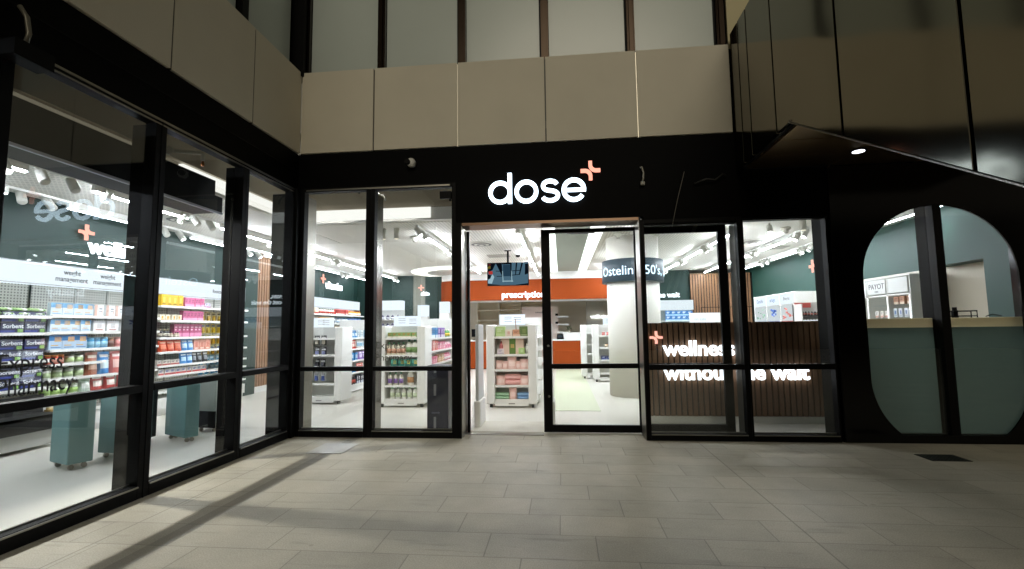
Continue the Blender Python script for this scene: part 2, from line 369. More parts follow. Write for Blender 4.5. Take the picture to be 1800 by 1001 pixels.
# black glass wing with the stadium window
cx_, r_, zc, zl = 7.215, .765, 1.745, .67
def stad(z):
    if z > zc: return math.sqrt(max(r_*r_-(z-zc)**2, 0))
    if z < zl: return math.sqrt(max(r_*r_-(z-zl)**2, 0))
    return r_
zs = [.085+(zl-.085)*i/14 for i in range(15)]+[zc+r_*math.sin(R(90*i/24)) for i in range(25)]
wing = MB()
for i in range(len(zs)-1):
    z0, z1 = zs[i], zs[i+1]; h0, h1 = stad(z0), stad(z1)
    for s_ in (-1, 1):
        X = 6.16 if s_ < 0 else 9.6
        q = [(X, z0), (cx_+s_*h0, z0), (cx_+s_*h1, z1), (X, z1)]
        if s_ > 0: q = q[::-1]
        wing.face([(p[0], .0, p[1]) for p in q]); wing.face([(p[0], .02, p[1]) for p in q[::-1]])
        e = [(cx_+s_*h0, 0, z0), (cx_+s_*h0, .02, z0), (cx_+s_*h1, .02, z1), (cx_+s_*h1, 0, z1)]
        wing.face(e if s_ < 0 else e[::-1])
wing.box(6.16, 9.6, 0, .02, zc+r_, 3.43).box(6.16, 9.6, .0, .02, .0, .085)
wing.box(6.16, 6.35, .02, .3, 0, 3.4).box(8.15, 9.6, .02, .3, 0, 3.4).box(6.3, 8.2, .02, .36, 2.6, 3.4)
wing.build('black_glass_wall', P('#060606', .12, 0, .25, 'black_glass'), B)
def window(x0, x1, z0, z1, rail=None, y=.0, fr=.05, axis='x', fin=True, gl=True):
    """framed pane on the facade (axis x) or on the side wall (axis y, coordinates along Y)"""
    m = MB(); d = .10
    def bb(mb, a0, a1, b0, b1, c0, c1):
        if axis == 'x': mb.box(a0, a1, y+b0, y+b1, c0, c1)
        else: mb.box(-b1, -b0, a0, a1, c0, c1)
    bb(m, x0-fr, x0, 0, d, 0, z1+fr); bb(m, x1, x1+fr, 0, d, 0, z1+fr); bb(m, x0, x1, .002, d, z1, z1+fr); bb(m, x0, x1, -.002, d, 0, z0)
    if rail: bb(m, x0, x1, -.004, d-.01, *rail)
    w = m.build('window', BLACK, B); bevel(w, .003, 1)
    g = MB(); bb(g, x0-.01, x1+.01, .049, .053, z0-.01, z1+.01); g.build('pane', GLASS, w)
    s = MB(); bb(s, x0, x1, -.012, .0, z0-.014, z0-.004); bb(s, x0, x1, .06, .075, z0, z0+.012); s.build('sill_bead', STEEL, w)
    return w
window(.08, .865, .085, 2.945, (.765, .815)); window(.975, 1.925, .085, 2.945, (.765, .815))
window(4.155, 5.17, .075, 2.415, (.765, .822), fr=.045); window(5.235, 6.10, .075, 2.415, (.765, .822), fr=.018)
window(-3.12, -2.11, .10, 2.925, (.795, .85), axis='y'); window(-2.005, -1.04, .10, 2.925, (.795, .85), axis='y'); window(-.94, -.13, .10, 2.925, (.795, .85), axis='y')
window(-5.1, -3.24, .10, 2.925, (.795, .85), axis='y')
for q in ((.915, .925, .003, .1, 0, 2.99), (1.975, 2.035, .0, .30, 0, 2.5), (4.10, 4.107, .0, .3, 0, 2.5), (6.15, 6.17, .001, .3, 0, 2.5), (-.10, .03, -.08, .1, 0, 2.98), (-.1, .004, -3.19, -3.167, 0, 2.98), (-.1, .004, -2.06, -2.052, 0, 2.98)):
    bx(*q).build('mullion', BLACK, B)
# deep inner fins behind the mullions
for y in (-3.2, -2.06, -1.0): bx(-.22 if y < -2 else -.19, -.105, y-.04, y+.03, 0, 2.92).build('fin', FIN, B)
bx(-.30, -.105, -.06, .06, 0, 2.92).build('fin', FIN, B)
bx(.02, .076, .105, .30, 0, 2.92).build('fin', STEEL, B); bx(.87, .972, .105, .29, 0, 2.92).build('fin', P('#6d6b64', .2, 1, .5, 'grey_steel'), B)
bx(1.90, 1.968, .105, .295, 0, 2.92).build('fin', FIN, B)
bx(5.18, 5.225, .105, .30, 0, 2.42).build('fin', STEEL, B); bx(6.105, 6.15, .105, .30, 0, 2.6).build('fin', P('#11110f', .6, 0, .03, 'fin_metal'), B)
bx(2.036, 2.041, .01, .30, 0, 2.46).build('entrance_reveal', STEEL, B); bx(4.096, 4.099, .004, .29, 0, 2.464).build('entrance_reveal', STEEL, B)
bx(2.041, 4.098, .02, .30, 2.465, 2.497).build('entrance_soffit', P('#6a5647', .3, 1, .5, 'warm_metal'), B)
bx(2.04, 2.965, .2, .3, -.05, .006).build('threshold', STEEL, B)
bx(2.042, 2.075, .305, .36, 0, 2.45).build('door_frame', BLACK, B)
# sliding leaf, pushed half open
D = MB()
D.box(2.965, 3.07, .33, .38, .012, 2.45).box(4.085, 4.18, .33, .38, .012, 2.45).box(3.07, 4.085, .332, .378, 2.405, 2.45).box(3.07, 4.085, .332, .378, .012, .095).box(3.07, 4.085, .328, .382, .757, .812)
D = bevel(D.build('door', BLACK, B), .003, 1); D['label'] = 'black framed glass sliding door leaf, slid open to the right'
bx(3.06, 4.09, .35, .36, .09, 2.41).build('pane', GLASS, D)
D2 = MB().box(4.11, 4.165, .33, .38, .012, 2.44).box(5.06, 5.155, .33, .38, .012, 2.44).box(4.165, 5.06, .332, .378, 2.36, 2.44).box(4.165, 5.06, .332, .378, .012, .11).box(4.165, 5.06, .328, .382, .757, .812)
D2 = bevel(D2.build('door', BLACK, B), .003, 1); D2['label'] = 'second black framed door leaf parked behind the window right of the entrance'
bx(4.16, 5.07, .35, .36, .10, 2.37).build('pane', GLASS, D2)
for z in (.43, 1.03): MB().lathe([(.014, 0), (.014, .012), (.006, .016)], M=Matrix.Translation((3.03, .33, z)) @ Matrix.Rotation(R(90), 4, 'X')).build('lock', STEEL, D)
bx(3.28, 3.62, .324, .331, 2.385, 2.4).build('door_sensor', P('#c8c8e0', .4, name='lilac_plastic'), D)
# stadium window behind the black glass
w = MB().box(7.19, 7.275, -.006, .10, .085, 2.52).box(6.4, 8.05, .085, .11, 0.02, .085).build('window', BLACK, B)
bx(6.36, 8.1, .022, .034, .07, 2.54).build('pane', GLASS, w)
bx(7.19, 7.235, .105, .262, 0, 2.6).build('fin', FIN, w)
# upper floor
up = MB()
UP = [0.01, 1.01, 2.04, 3.065, 4.095, 5.13]
for a, b_ in zip(UP[:-1], UP[1:]):
    o = bx(a+.05, b_-.05, .12, .14, 4.44, 6.9).build('upper_window', FROST, B)
for i, a in enumerate(UP):
    m = MB().box(a-.045, a+.045, .06, .16, 4.44, 6.9).box(a-.022, a+.022, .02, .06, 4.44, 6.9).box(a-.037, a-.03, .045, .062, 4.44, 6.9).box(a+.03, a+.037, .045, .062, 4.44, 6.9)
    m.build('upper_mullion', DBR, B)
    bx(a-.066, a-.046, .1, .15, 4.44, 6.9).build('gasket', BLACK, B)
for a, b_ in ((-.98, -.06), (-2.05, -1.07), (-3.12, -2.14), (-4.2, -3.22)): bx(-.14, -.12, a+.03, b_-.03, 4.44, 6.9).build('upper_window', FROST, B)
for a in (-1.02, -2.10, -3.17): MB().box(-.16, -.06, a-.05, a+.05, 4.44, 6.9).build('upper_mullion', BLACK, B)
MB().box(-.16, .03, -.03, .16, 4.44, 6.9).build('corner_mullion', BLACK, B)
MB().box(-.05, 9.6, .16, .3, 4.4, 7).box(-.3, -.16, -6.6, .1, 4.4, 7).build('upper_wall', DARKB, B)
for k in range(8):
    bx(5.21+k*.30, 5.21+k*.30+.27, .08, .12, 4.44, 6.9).build('upper_panel', P('#b7ad86', .5, 0, .4, 'cream_panel', .05, 2), B)
MB().box(5.19, 9.6, .03, .07, 3.43, 4.44).build('side_cladding', FASC, B)

# signs on the black fascia
SG = thing('shop_sign', 'lit white rounded letters dose with a coral cross on the black fascia', 'sign', (2.37, -.03, 2.70))
w, r = .047, .1155
dd = stroke(arc(.139, .139, r, 0, 360), w); dd.box(.139+r-w/2, .139+r+w/2, -.0005, .031, .004, .367)
dd.build('letter', SIGN, SG)
stroke(arc(.4485, .139, r, 0, 360), w).build('letter', SIGN, SG)
s1 = arc(.727, .196, .083, 22, 180, 18, .058)+arc(.727, .196, .083, 180, 262, 8, .054)
s2 = arc(.727, .082, .090, 82, -10, 10, .056)+arc(.727, .082, .090, -10, -160, 18, .060)
stroke(s1+s2, w*.95).build('letter', SIGN, SG)
join_mb([stroke(arc(1.001, .139, r+.001, 2, 325), w), stroke([(1.001-r+.01, .137), (1.001+r+w*.48, .137)], w*.85)]).build('letter', SIGN, SG)
plus_mark(.226, .040, .03).build('cross', SIGNP, SG, (1.197, 0, .357))
# decals on the glass
for nm, lb, body, sz, pos, fc, mt in (
    ('window_lettering', 'black Express Pharmacy lettering on the far left window above its rail', 'Express\nPharmacy', .150, (.006, -3.05, 1.03), '+X', INK),
    ('window_lettering', 'grey Express Pharmacy lettering on the window left of the entrance', 'Express\nPharmacy', .115, (.995, -.004, 1.025), '-Y', P('#55574f', .5, name='grey_ink'))):
    o = thing(nm, lb, 'lettering', pos)
    if fc == '+X': o.location.x = -.040
    else: o.location.y = .040
    for q, wd in enumerate(body.split('\n')):
        txt(wd, sz, mt, 'word', o, (0, 0, -.143*q), fc, ext=.001, width=(.36, .44)[q])

# ------------------------------------------------------------------ mirrored stair flank at the right
F = thing('stair_flank', 'bronze mirror clad flank and soffit of the stair above the right end', 'stair', (5.2, 0, 0))
top = 4.6
def zb(y): return 3.0 if y > -1.28 else 3.0+(y+1.28)*.575
ys = [0.0, -.235, -.47, -1.03, -2.03, -3.06, -4.08, -4.6]
for a, b_ in zip(ys[:-1], ys[1:]):
    a2, b2 = a-.012, b_+.012
    poly = [(b2, zb(b2)), (a2, zb(a2)), (a2, top), (b2, top)]
    if b_ < -1.28 < a: poly = [(b2, zb(b2)), (-1.28, 3.0), (a2, 3.0), (a2, top), (b2, top)]
    bevel(MB().prism(poly, 0, 0, .04).build('mirror_panel', BRONZ, F), .003, 1)
MB().prism([(-4.6, zb(-4.6)+.02), (-1.28, 3.02), (0, 3.02), (0, top), (-4.6, top)], 0, .045, .10).build('flank_core', DARKB, F)
for i in range(3):
    for j in range(3):
        bx(.10+j*.9, .10+j*.9+.885, -1.27+i*.42, -1.27+i*.42+.41, 2.995, 3.02).build('soffit_panel', P('#a98e66', .33, 1, .5, 'dark_bronze_mirror'), F)
MB().prism([(-4.6, zb(-4.6)), (-1.28, 3.0), (-1.28, 3.2), (-4.6, zb(-4.6)+.2)], 0, .10, 1.6).build('stair_soffit', FASC, F)
MB().box(-.012, .1, -1.30, -1.285, 2.99, 3.01).build('edge_trim', STEEL, F)
MB().prism([(-4.6, zb(-4.6)-.012), (-1.28, 2.988), (-1.28, 2.998), (-4.6, zb(-4.6)-.002)], 0, -.008, .05).build('edge_trim', STEEL, F)
d = thing('downlight', 'small round lit downlight in the dark stair soffit', 'light', (6.22, -.47, 2.98))
MB().lathe([(.055, 0), (.055, .012)], n=24).build('lens', E_('#f4f6ff', 3, 'downlight_lens'), d); MB().lathe([(.072, .004), (.072, .014)], n=24).build('bezel', BLACK, d)

# the dark block across the lane, behind the camera
OB = thing('opposite_building', 'dark building across the lane, behind the viewer', 'building', (0, -20, 0))
MB().box(-16, 26, -3, 0, 0, 6.5).build('wall', P('#1c1a17', .8, 0, .2, 'dark_render', .1, .5), OB)
# small exterior fittings
c = thing('security_camera', 'white bullet camera with dark lens on the black fascia', 'camera', (1.434, 0, 3.247))
MT = Matrix.Translation((.02, -.02, 0)) @ Matrix.Rotation(R(60), 4, 'Y') @ Matrix.Rotation(R(70), 4, 'X')
MB().lathe([(.03, 0), (.052, .01), (.055, .06), (.045, .085), (.02, .095)], M=Matrix.Translation((0, .015, 0)) @ Matrix.Rotation(R(90), 4, 'X')).build('housing', P('#c9c9c4', .35, name='camera_white'), c)
MB().lathe([(.034, .0), (.036, .03), (.03, .045)], M=Matrix.Translation((-.03, -.065, -.005)) @ Matrix.Rotation(R(90), 4, 'X')).build('lens', BLACK, c)
c = tag(MB().tube([(4.135, -.0, 3.075), (4.15, -.02, 3.07), (4.165, -.03, 3.0), (4.16, -.03, 2.93), (4.15, -.02, 2.89)], .010).box(4.13, 4.175, -.04, 0, 2.86, 2.895).build('conduit', P('#8c8a7f', .5, name='conduit_grey')), 'short curved grey conduit on the black fascia right of the sign', 'conduit')
tag(MB().tube([(4.60, -.10, 2.97), (4.52, -.07, 2.66), (4.455, -.04, 2.36)], .0035).build('cable', P('#6a675e', .5, name='cable_grey')), 'thin loose grey cable hanging across the black fascia', 'cable')
tag(MB().tube([(4.72, -.03, 2.85), (4.85, -.05, 2.89), (4.95, -.04, 2.88), (5.03, -.05, 2.94), (5.08, -.02, 2.93)], .009).build('cable', P('#1c1c19', .4, name='cable_dark')), 'dark crumpled cable lying along the fascia ledge under the stair', 'cable')
tag(MB().box(1.79, 1.925, -.05, .0, 2.79, 2.875).box(1.90, 1.918, -.03, 0, 2.76, 2.79).build('access_reader', BLACK), 'small black sensor box beside the top of the entrance post', 'sensor')
c = thing('exterior_speaker', 'dark box and curved arm mounted high on the left fascia', 'fitting', (.02, -3.08, 2.9))
MB().box(0, .12, -.16, .06, -.06, .04).build('box', BLACK, c); MB().tube([(0, -.06, .30), (.03, -.04, .24), (.04, -.03, .14), (.03, -.04, .05)], .014).build('arm', P('#6b685c', .4, .4, .5, 'arm_grey'), c)
# ground plates
p = tag(MB().prism([(.57, -.30), (.95, -.30), (.95, -.73), (.57, -.73)][::-1], 2, 0.0005, .004).build('access_cover', P('#a8a59a', .4, .3, .4, 'cover_grey', .08, 12)), 'square pale service cover set in the paving near the left corner', 'access cover')
g = thing('drain_grate', 'dark square drain grate in the paving below the oval window', 'drain', (6.68, -.57, 0))
MB().box(-.17, .17, -.115, .115, .0005, .004).build('frame', P('#1c201c', .6, .4, .4, 'iron'), g)
m = MB()
for k in range(9): m.box(-.15+k*.034, -.135+k*.034, -.1, .1, .004, .008)
m.build('grille', P('#30352f', .5, .6, .4, 'iron_bar'), g)

# ------------------------------------------------------------------ products
def carton(w, h, d, c1, c2, c3, style=0):
    key = ('carton', w, h, d, c1, c2, c3, style)
    if key in _m: return _m[key]
    m = MB().box(-w/2, w/2, 0, d, 0, h, 0); e = -.0012
    def q(a, b, c_, dd_, mi): m.box(a, b, e, 0.0004, c_, dd_, mi)
    if style == 0: q(-w*.5, w*.5, 0.0005, h*.3, 1); q(-w*.32, w*.1, h*.5, h*.62, 2); q(-w*.32, w*.25, h*.7, h*.8, 2)
    elif style == 1:
        q(-w*.5, w*.5, h*.62, h*.998, 1); q(-w*.1, w*.42, h*.55, h*.9, 2); q(-w*.35, w*.2, h*.25, h*.32, 2); q(-w*.35, w*.4, h*.12, h*.17, 1)
    elif style == 2: q(-w*.18, w*.18, h*.3, h*.75, 1); q(-w*.3, w*.3, h*.12, h*.2, 2)
    elif style == 3: q(-w*.5, -w*.2, .0005, h*.99, 1); q(w*.0, w*.35, h*.6, h*.72, 2); q(w*.0, w*.3, h*.4, h*.47, 2); q(w*.28, w*.36, h*.2, h*.5, 1)
    me = m.mesh('carton', [P(c1, .35), P(c2, .35), P(c3, .35)]); _m[key] = me
    return me
def bottle(w, h, c1, cc, cl, flat=1):
    key = ('bottle', w, h, c1, cc, cl, flat)
    if key in _m: return _m[key]
    r = w/2; m = MB(); n = 12
    m.lathe([(r*.92, 0), (r, h*.03), (r, h*.62), (r*.75, h*.74), (r*.38, h*.8), (r*.36, h*.82)], 0, r*flat, n, 0, None, 1, flat)
    m.lathe([(r*.42, h*.82), (r*.42, h*.97), (r*.3, h)], 0, r*flat, 10, 1, None, 1, flat)
    m.lathe([(r*1.015, h*.15), (r*1.015, h*.5)], 0, r*flat, n, 2, None, 1, flat)
    me = m.mesh('bottle', [P(c1, .25), P(cc, .3), P(cl, .4)]); _m[key] = me
    return me
def jar(w, h, c1, cc, cl):
    key = ('jar', w, h, c1, cc, cl)
    if key in _m: return _m[key]
    r = w/2; m = MB()
    m.lathe([(r*.95, 0), (r, .006), (r, h*.78), (r*.9, h*.8)], 0, r, 16, 0)
    m.lathe([(r*.98, h*.8), (r*.98, h*.99), (r*.9, h)], 0, r, 16, 1)
    m.lathe([(r*1.012, h*.12), (r*1.012, h*.62)], 0, r, 16, 2)
    me = m.mesh('jar', [P(c1, .25), P(cc, .3), P(cl, .4)]); _m[key] = me
    return me
def pouch(w, h, c1, c2, c3):
    key = ('pouch', w, h, c1, c2, c3)
    if key in _m: return _m[key]
    m = MB(); N = 7; M_ = 8
    def yy(u, v): return .055*w/.15*math.sin(math.pi*u)**.6*(1-v**2.2)*(1 if v < 1 else 0)+.002
    for side in (-1, 1):
        for i in range(N):
            for j in range(M_):
                q = []
                for (a, b_) in ((i, j), (i+1, j), (i+1, j+1), (i, j+1)):
                    u, v = a/N, b_/M_; ww = w*(1-.06*math.sin(math.pi*v))
                    q.append(((u-.5)*ww, .03+side*yy(u, v)*(.8 if side > 0 else 1), v*h))
                vm_ = (j+.5)/M_; um = (i+.5)/N
                mi = 1 if .25 < vm_ < .62 and .14 < um < .86 else (2 if vm_ > .72 and vm_ < .86 and .2 < um < .8 else 0)
                m.face(q if side < 0 else q[::-1], mi, True)
    me = m.mesh('pouch', [P(c1, .3), P(c2, .35), P(c3, .35)]); _m[key] = me
    return me
def flatpack(w, h, d, c1, c2, c3):
    key = ('flat', w, h, d, c1, c2, c3)
    if key in _m: return _m[key]
    m = MB(); M = Matrix.Translation((0, d/2, h/2)) @ Matrix.Rotation(R(90), 4, 'Y')
    m.lathe([(.3, -w/2), (.8, -w*.46), (1, -w*.3), (1, w*.3), (.8, w*.46), (.3, w/2)], 0, 0, 14, 0, M, h/2, d/2)
    m.lathe([(1.02, -w*.15), (1.03, w*.12)], 0, 0, 14, 1, M, h/2, d/2); m.lathe([(1.02, w*.2), (1.02, w*.27)], 0, 0, 14, 2, M, h/2, d/2)
    me = m.mesh('soft_pack', [P(c1, .35), P(c2, .35), P(c3, .35)]); _m[key] = me
    return me
def hangcard(w, h, c1, c2, c3):
    key = ('hang', w, h, c1, c2, c3)
    if key in _m: return _m[key]
    m = MB().box(-w/2, w/2, 0, .004, 0, h, 0).box(-w*.32, w*.32, -.03, 0, h*.08, h*.6, 1, .004, .008).box(-w*.35, w*.35, -.002, 0, h*.68, h*.85, 2)
    m.tube([(0, .0, h*.95), (0, -.05, h*.95), (0, -.06, h*.98)], .003, 5, 2)
    me = m.mesh('hanging_pack', [P(c1, .4), P(c2, .25), P(c3, .4)]); _m[key] = me
    return me
def rollpack():
    if 'roll' in _m: return _m['roll']
    m = MB().box(-.115, .115, 0.004, .2, 0, .118, 0, .006, .006).box(-.116, .116, .001, .201, .052, .118, 0, .014, .01).box(-.116, .02, 0, .004, .008, .03, 1).box(.05, .10, .0, .004, .008, .045, 2)
    me = m.mesh('soft_pack', [P('#0f1745', .3), P('#2a3a8a', .3), P('#7fae5a', .3), P('#e9ecf4', .4)])
    t = txt('Sorbent', .062, P('#e9ecf4', .4), ext=.0015, off=.001, align='CENTER'); 
    t.data.transform(Matrix.Translation((0, -.003, .055)))
    b = len(me.vertices)
    mb = MB(); mb.v = [tuple(v.co) for v in me.vertices]+[tuple(v.co) for v in t.data.vertices]
    mb.f = [tuple(p.vertices) for p in me.polygons]+[tuple(b+i for i in p.vertices) for p in t.data.polygons]
    mb.m = [p.material_index for p in me.polygons]+[3]*len(t.data.polygons); mb.sm = [False]*len(mb.f)
    mats = list(me.materials); bpy.data.objects.remove(t)
    _m['roll'] = mb.mesh('soft_pack', mats)
    return _m['roll']
KN = {'carton': 'carton', 'bottle': 'bottle', 'jar': 'jar', 'pouch': 'pouch', 'soft_pack': 'soft_pack', 'hanging_pack': 'hanging_pack'}
def row(me, n, a0, a1, z, front, label, face='+X', jit=.004, stack=0, group=None, hh=0, depth=None, name=None):
    """n copies of one product between a0 and a1 along a shelf whose front edge is 'front'"""
    nm = name or me.name.split('.')[0]
    grp = group or label
    for k in range(n):
        a = a0+(a1-a0)*(k+.5)/n+random.uniform(-jit, jit)
        for s_ in range(stack+1):
            dz = s_*hh; ra = random.uniform(-.05, .05)
            dy = random.uniform(0, .02)
            if face == '+X': p = (front-.02-dy, a, z+dz); rz = R(90)+ra
            elif face == '-X': p = (front+.02+dy, a, z+dz); rz = R(-90)+ra
            else: p = (a, front+.02+dy, z+dz); rz = ra
            o = mk(nm, me, None, p, rz)
            lb = label
            if stack: lb = label+(', upper layer' if s_ else ', lower layer')
            tag(o, lb, nm.replace('_', ' '), grp)

# ------------------------------------------------------------------ left wall shelving
PX = -2.8   # shelf front
def shelving(y0, y1, shelves, headers, label, hz=(1.835, 2.07), divs=()):
    t = thing('wall_shelving', label, 'shelving', (-3.15, y0, 0)); L = y1-y0
    bx(0, .02, 0, L, 0, 1.84).build('back_panel', PEG, t)
    for z in shelves:
        a, b_ = (z[1]-y0, z[2]-y0) if isinstance(z, tuple) else (0, L); zz = z[0] if isinstance(z, tuple) else z
        s = bx(.02, .35, a, b_, zz-.022, zz).build('shelf', WHITE, t)
        bx(.35, .354, a, b_, zz-.03, zz+.004).build('price_strip', P('#f2f2ee', .3), s)
    MB().box(0, .30, 0, L, .0, .09).box(0, .34, 0.004, L-.004, .09, .26).build('base', WHITE, t)
    for dd_ in (0,)+tuple(d-y0 for d in divs)+(L,): bx(.0, .03, dd_-.012, dd_+.012, 0, 1.84).build('upright', P('#a8a8a2', .4, .5), t)
    for (a, b_, s_) in headers:
        h = bx(.0, .30, a-y0+.006, b_-y0-.006, hz[0], hz[1]).build('header_lightbox', LBOX, t)
        MB().box(.295, .304, a-y0+.001, b_-y0-.001, hz[0]-.012, hz[0]).box(.295, .304, a-y0+.001, b_-y0-.001, hz[1], hz[1]+.01).build('frame', P('#9ba0a4', .4, .4), h)
        if s_:
            nl = s_.count('\n')
            txt(s_, .085, P('#2c3036', .5), 'lettering', h, (.303, (a+b_)/2-y0, hz[0]+(.135 if nl else .09)), '+X', .001, off=.0012, align='CENTER', line=.98, width=(.40 if nl else None))
    return t
shelving(-3.0, -.40, [1.453, 1.261, .951, .635, .40], [(-2.0, -1.45, ''), (-1.45, -.93, ''), (-.93, -.41, '')], 'white wall shelving at the far left with navy soft packs', divs=(-1.7,))
shelving(-.40, 1.15, [1.468, 1.271, 1.059, (.887, -.38, .28), .714, .515, .30], [(-.41, .10, 'weight\nmanagement'), (.10, .54, 'weight\nmanagement'), (.54, 1.13, '')], 'white wall shelving under the two weight management headers', divs=(.15, .6))
shelving(1.16, 3.2, [1.655, 1.43, 1.169, .953, .747, .60, .36], [(1.14, 1.62, ''), (1.63, 2.16, ''), (2.17, 2.7, 'footcare'), (2.7, 3.18, '')], 'white wall shelving seen through the second window, packed with pink and yellow boxes', divs=(1.65, 2.15, 2.7))
shelving(5.1, 8.7, [1.66, 1.43, 1.2, .95, .7, .45], [(5.1, 5.58, ''), (5.59, 6.2, ''), (6.22, 6.82, ''), (6.84, 7.38, ''), (7.4, 7.93, ''), (7.95, 8.5, '')], 'far left wall shelving below the vitamins sign', divs=(6.3, 7.5))
# products: far-left bay
row(flatpack(.15, .05, .2, '#a9c98c', '#eef3e8', '#6a9a50'), 9, -1.9, -.42, 1.453, PX, 'green and white soft pack on the top shelf of the far left bay', stack=1, hh=.045)
rp_ = rollpack()
for z, i in ((1.261, 'second'), (.951, 'third'), (.635, 'fourth')): row(rp_, 5, -1.62, -.42, z, PX, 'navy lettered soft pack on the %s shelf of the far left bay' % i, stack=1, hh=.122, jit=.002)
t_ = thing('floor_bin', 'low black display bin at the foot of the far left shelving', 'bin', (-2.62, -.9, 0))
MB().box(-.15, .16, -.9, .42, .33, .36).box(.13, .16, -.9, .42, .2, .36).box(-.15, -.12, -.9, .42, .2, .56).build('tray', P('#121212', .4), t_); MB().box(-.14, .14, -.88, .4, .04, .2).build('base', P('#c9c9c2', .5), t_)
row(jar(.09, .13, '#d8d0b8', '#1f3a7a', '#a89050'), 3, -.36, 0.0, .30, PX, 'gold and blue tub on the lowest shelf below the weight management headers')
# weight management bay
bc = carton(.125, .15, .05, '#d4e2ee', '#6aa4d0', '#e0b880', 1)
row(bc, 4, -.40, .13, 1.468, PX, 'blue and white meal carton on the top weight management shelf')
row(carton(.13, .15, .05, '#eef0f0', '#d4b0a0', '#8c8f94', 3), 4, .15, .72, 1.468, PX, 'white carton on the top weight management shelf, right of the blue ones')
row(bc, 4, -.40, .10, 1.271, PX, 'blue and white meal carton on the second weight management shelf')
row(carton(.165, .14, .06, '#f1f2f2', '#d8d8d8', '#c07868', 2), 3, .13, .72, 1.271, PX, 'wide white carton on the second weight management shelf')
row(carton(.155, .17, .06, '#b8d2e8', '#2f7ab8', '#e0b070', 1), 3, -.40, .07, 1.059, PX, 'larger blue carton on the third weight management shelf')
row(jar(.085, .135, '#58a9d8', '#8fcae8', '#9fd4ea'), 3, .10, .38, 1.059, PX, 'light blue tub on the third weight management shelf')
row(jar(.085, .135, '#8a5a44', '#c9a080', '#6a3f30'), 1, .39, .48, 1.059, PX, 'brown tub beside the light blue tubs')
row(jar(.085, .135, '#e4a4a0', '#efc0b8', '#d88c88'), 2, .49, .67, 1.059, PX, 'pink tub on the third weight management shelf')
row(jar(.07, .11, '#c4503a', '#d89050', '#e6b0a0'), 3, -.40, -.18, .887, PX, 'orange red tin on the short fourth shelf')
row(jar(.095, .11, '#eef2e8', '#5a5f58', '#bcd498'), 2, -.16, .06, .887, PX, 'white and green tub on the short fourth shelf')
row(jar(.095, .12, '#eef2e8', '#8a8f84', '#c4d8a8'), 4, -.42, .08, .714, PX, 'white and green tub on the fifth weight management shelf')
row(pouch(.17, .29, '#9c5f4a', '#c9a48e', '#e8d8c8'), 1, .08, .24, .714, PX, 'brown standing pouch on the fifth weight management shelf')
row(pouch(.17, .29, '#3c84c4', '#d9ecf4', '#f2f2f2'), 1, .25, .41, .714, PX, 'blue standing pouch on the fifth weight management shelf')
row(pouch(.17, .29, '#c96a62', '#e8c0b8', '#f2e4e0'), 2, .42, .74, .714, PX, 'salmon pink standing pouch on the fifth weight management shelf')
row(jar(.10, .12, '#e6ecdc', '#dfe6d4', '#a8cc78'), 4, -.42, .02, .515, PX, 'green labelled tub on the sixth weight management shelf')
row(pouch(.15, .17, '#c0cfc4', '#e5eae4', '#9ab098'), 1, .02, .16, .515, PX, 'pale pouch on the sixth weight management shelf')
row(pouch(.17, .19, '#b23a34', '#ecdcd4', '#f4eeea'), 3, .16, .72, .515, PX, 'red and white pouch on the sixth weight management shelf')
# second window bay
row(carton(.105, .17, .07, '#e2b61c', '#f0d860', '#8a6a10', 2), 4, 1.18, 1.62, 1.655, PX, 'bright yellow carton on the top shelf behind the second window')
row(carton(.07, .15, .07, '#c8648f', '#e8a0c0', '#7a2f5a', 0), 6, 1.66, 2.08, 1.655, PX, 'pink carton on the top shelf behind the second window')
row(carton(.07, .08, .05, '#e8e4f0', '#b06aa0', '#6a70b0', 0), 2, 2.1, 2.24, 1.655, PX, 'small lilac carton at the end of the top shelf')
row(carton(.09, .09, .05, '#efe6d0', '#e0a030', '#c98a50', 2), 4, 1.18, 1.62, 1.43, PX, 'small cream and orange carton on the second shelf behind the second window')
row(carton(.075, .16, .07, '#bb5682', '#e4a8c4', '#7a2f5a', 0), 6, 1.64, 2.08, 1.43, PX, 'pink carton on the second shelf behind the second window')
row(bottle(.06, .13, '#1c1a18', '#cfc0a0', '#d8cfc0'), 3, 1.18, 1.42, 1.169, PX, 'small black bottle on the third shelf behind the second window')
row(bottle(.05, .08, '#b8a890', '#303030', '#d8d0c0'), 3, 1.42, 1.6, 1.169, PX, 'small cream bottle on the third shelf behind the second window')
row(carton(.085, .20, .07, '#ad4873', '#dc90b4', '#f0c8d8', 0), 7, 1.5, 2.08, 1.175, PX-.03, 'tall magenta carton on the third shelf behind the second window', jit=.002)
row(pouch(.16, .17, '#c04a2c', '#d87858', '#e8c0a8'), 3, 1.2, 1.62, .953, PX, 'red orange pouch on the fourth shelf behind the second window')
row(pouch(.14, .18, '#4a8cc8', '#c4dcec', '#e8f0f4'), 2, 1.62, 1.88, .953, PX, 'blue pouch on the fourth shelf behind the second window')
row(carton(.12, .17, .07, '#d89a88', '#c87868', '#efe0d8', 2), 3, 1.88, 2.26, .953, PX, 'salmon carton on the fourth shelf behind the second window')
row(carton(.09, .08, .05, '#d8d4cc', '#a83a30', '#3a3a3a', 0), 5, 1.18, 1.6, .747, PX, 'small red and white carton on the fifth shelf behind the second window')
row(pouch(.14, .17, '#3f88cc', '#b8d8ec', '#e8f0f4'), 2, 1.62, 1.88, .747, PX, 'blue pouch on the fifth shelf behind the second window')
row(pouch(.12, .17, '#2a2c30', '#8a9098', '#d8d8d8'), 3, 1.88, 2.22, .747, PX, 'black pouch on the fifth shelf behind the second window')
row(carton(.1, .09, .06, '#dcd8d4', '#b84a48', '#5a7ab0', 0), 9, 1.2, 2.2, .60, PX, 'small red labelled carton on the sixth shelf behind the second window')
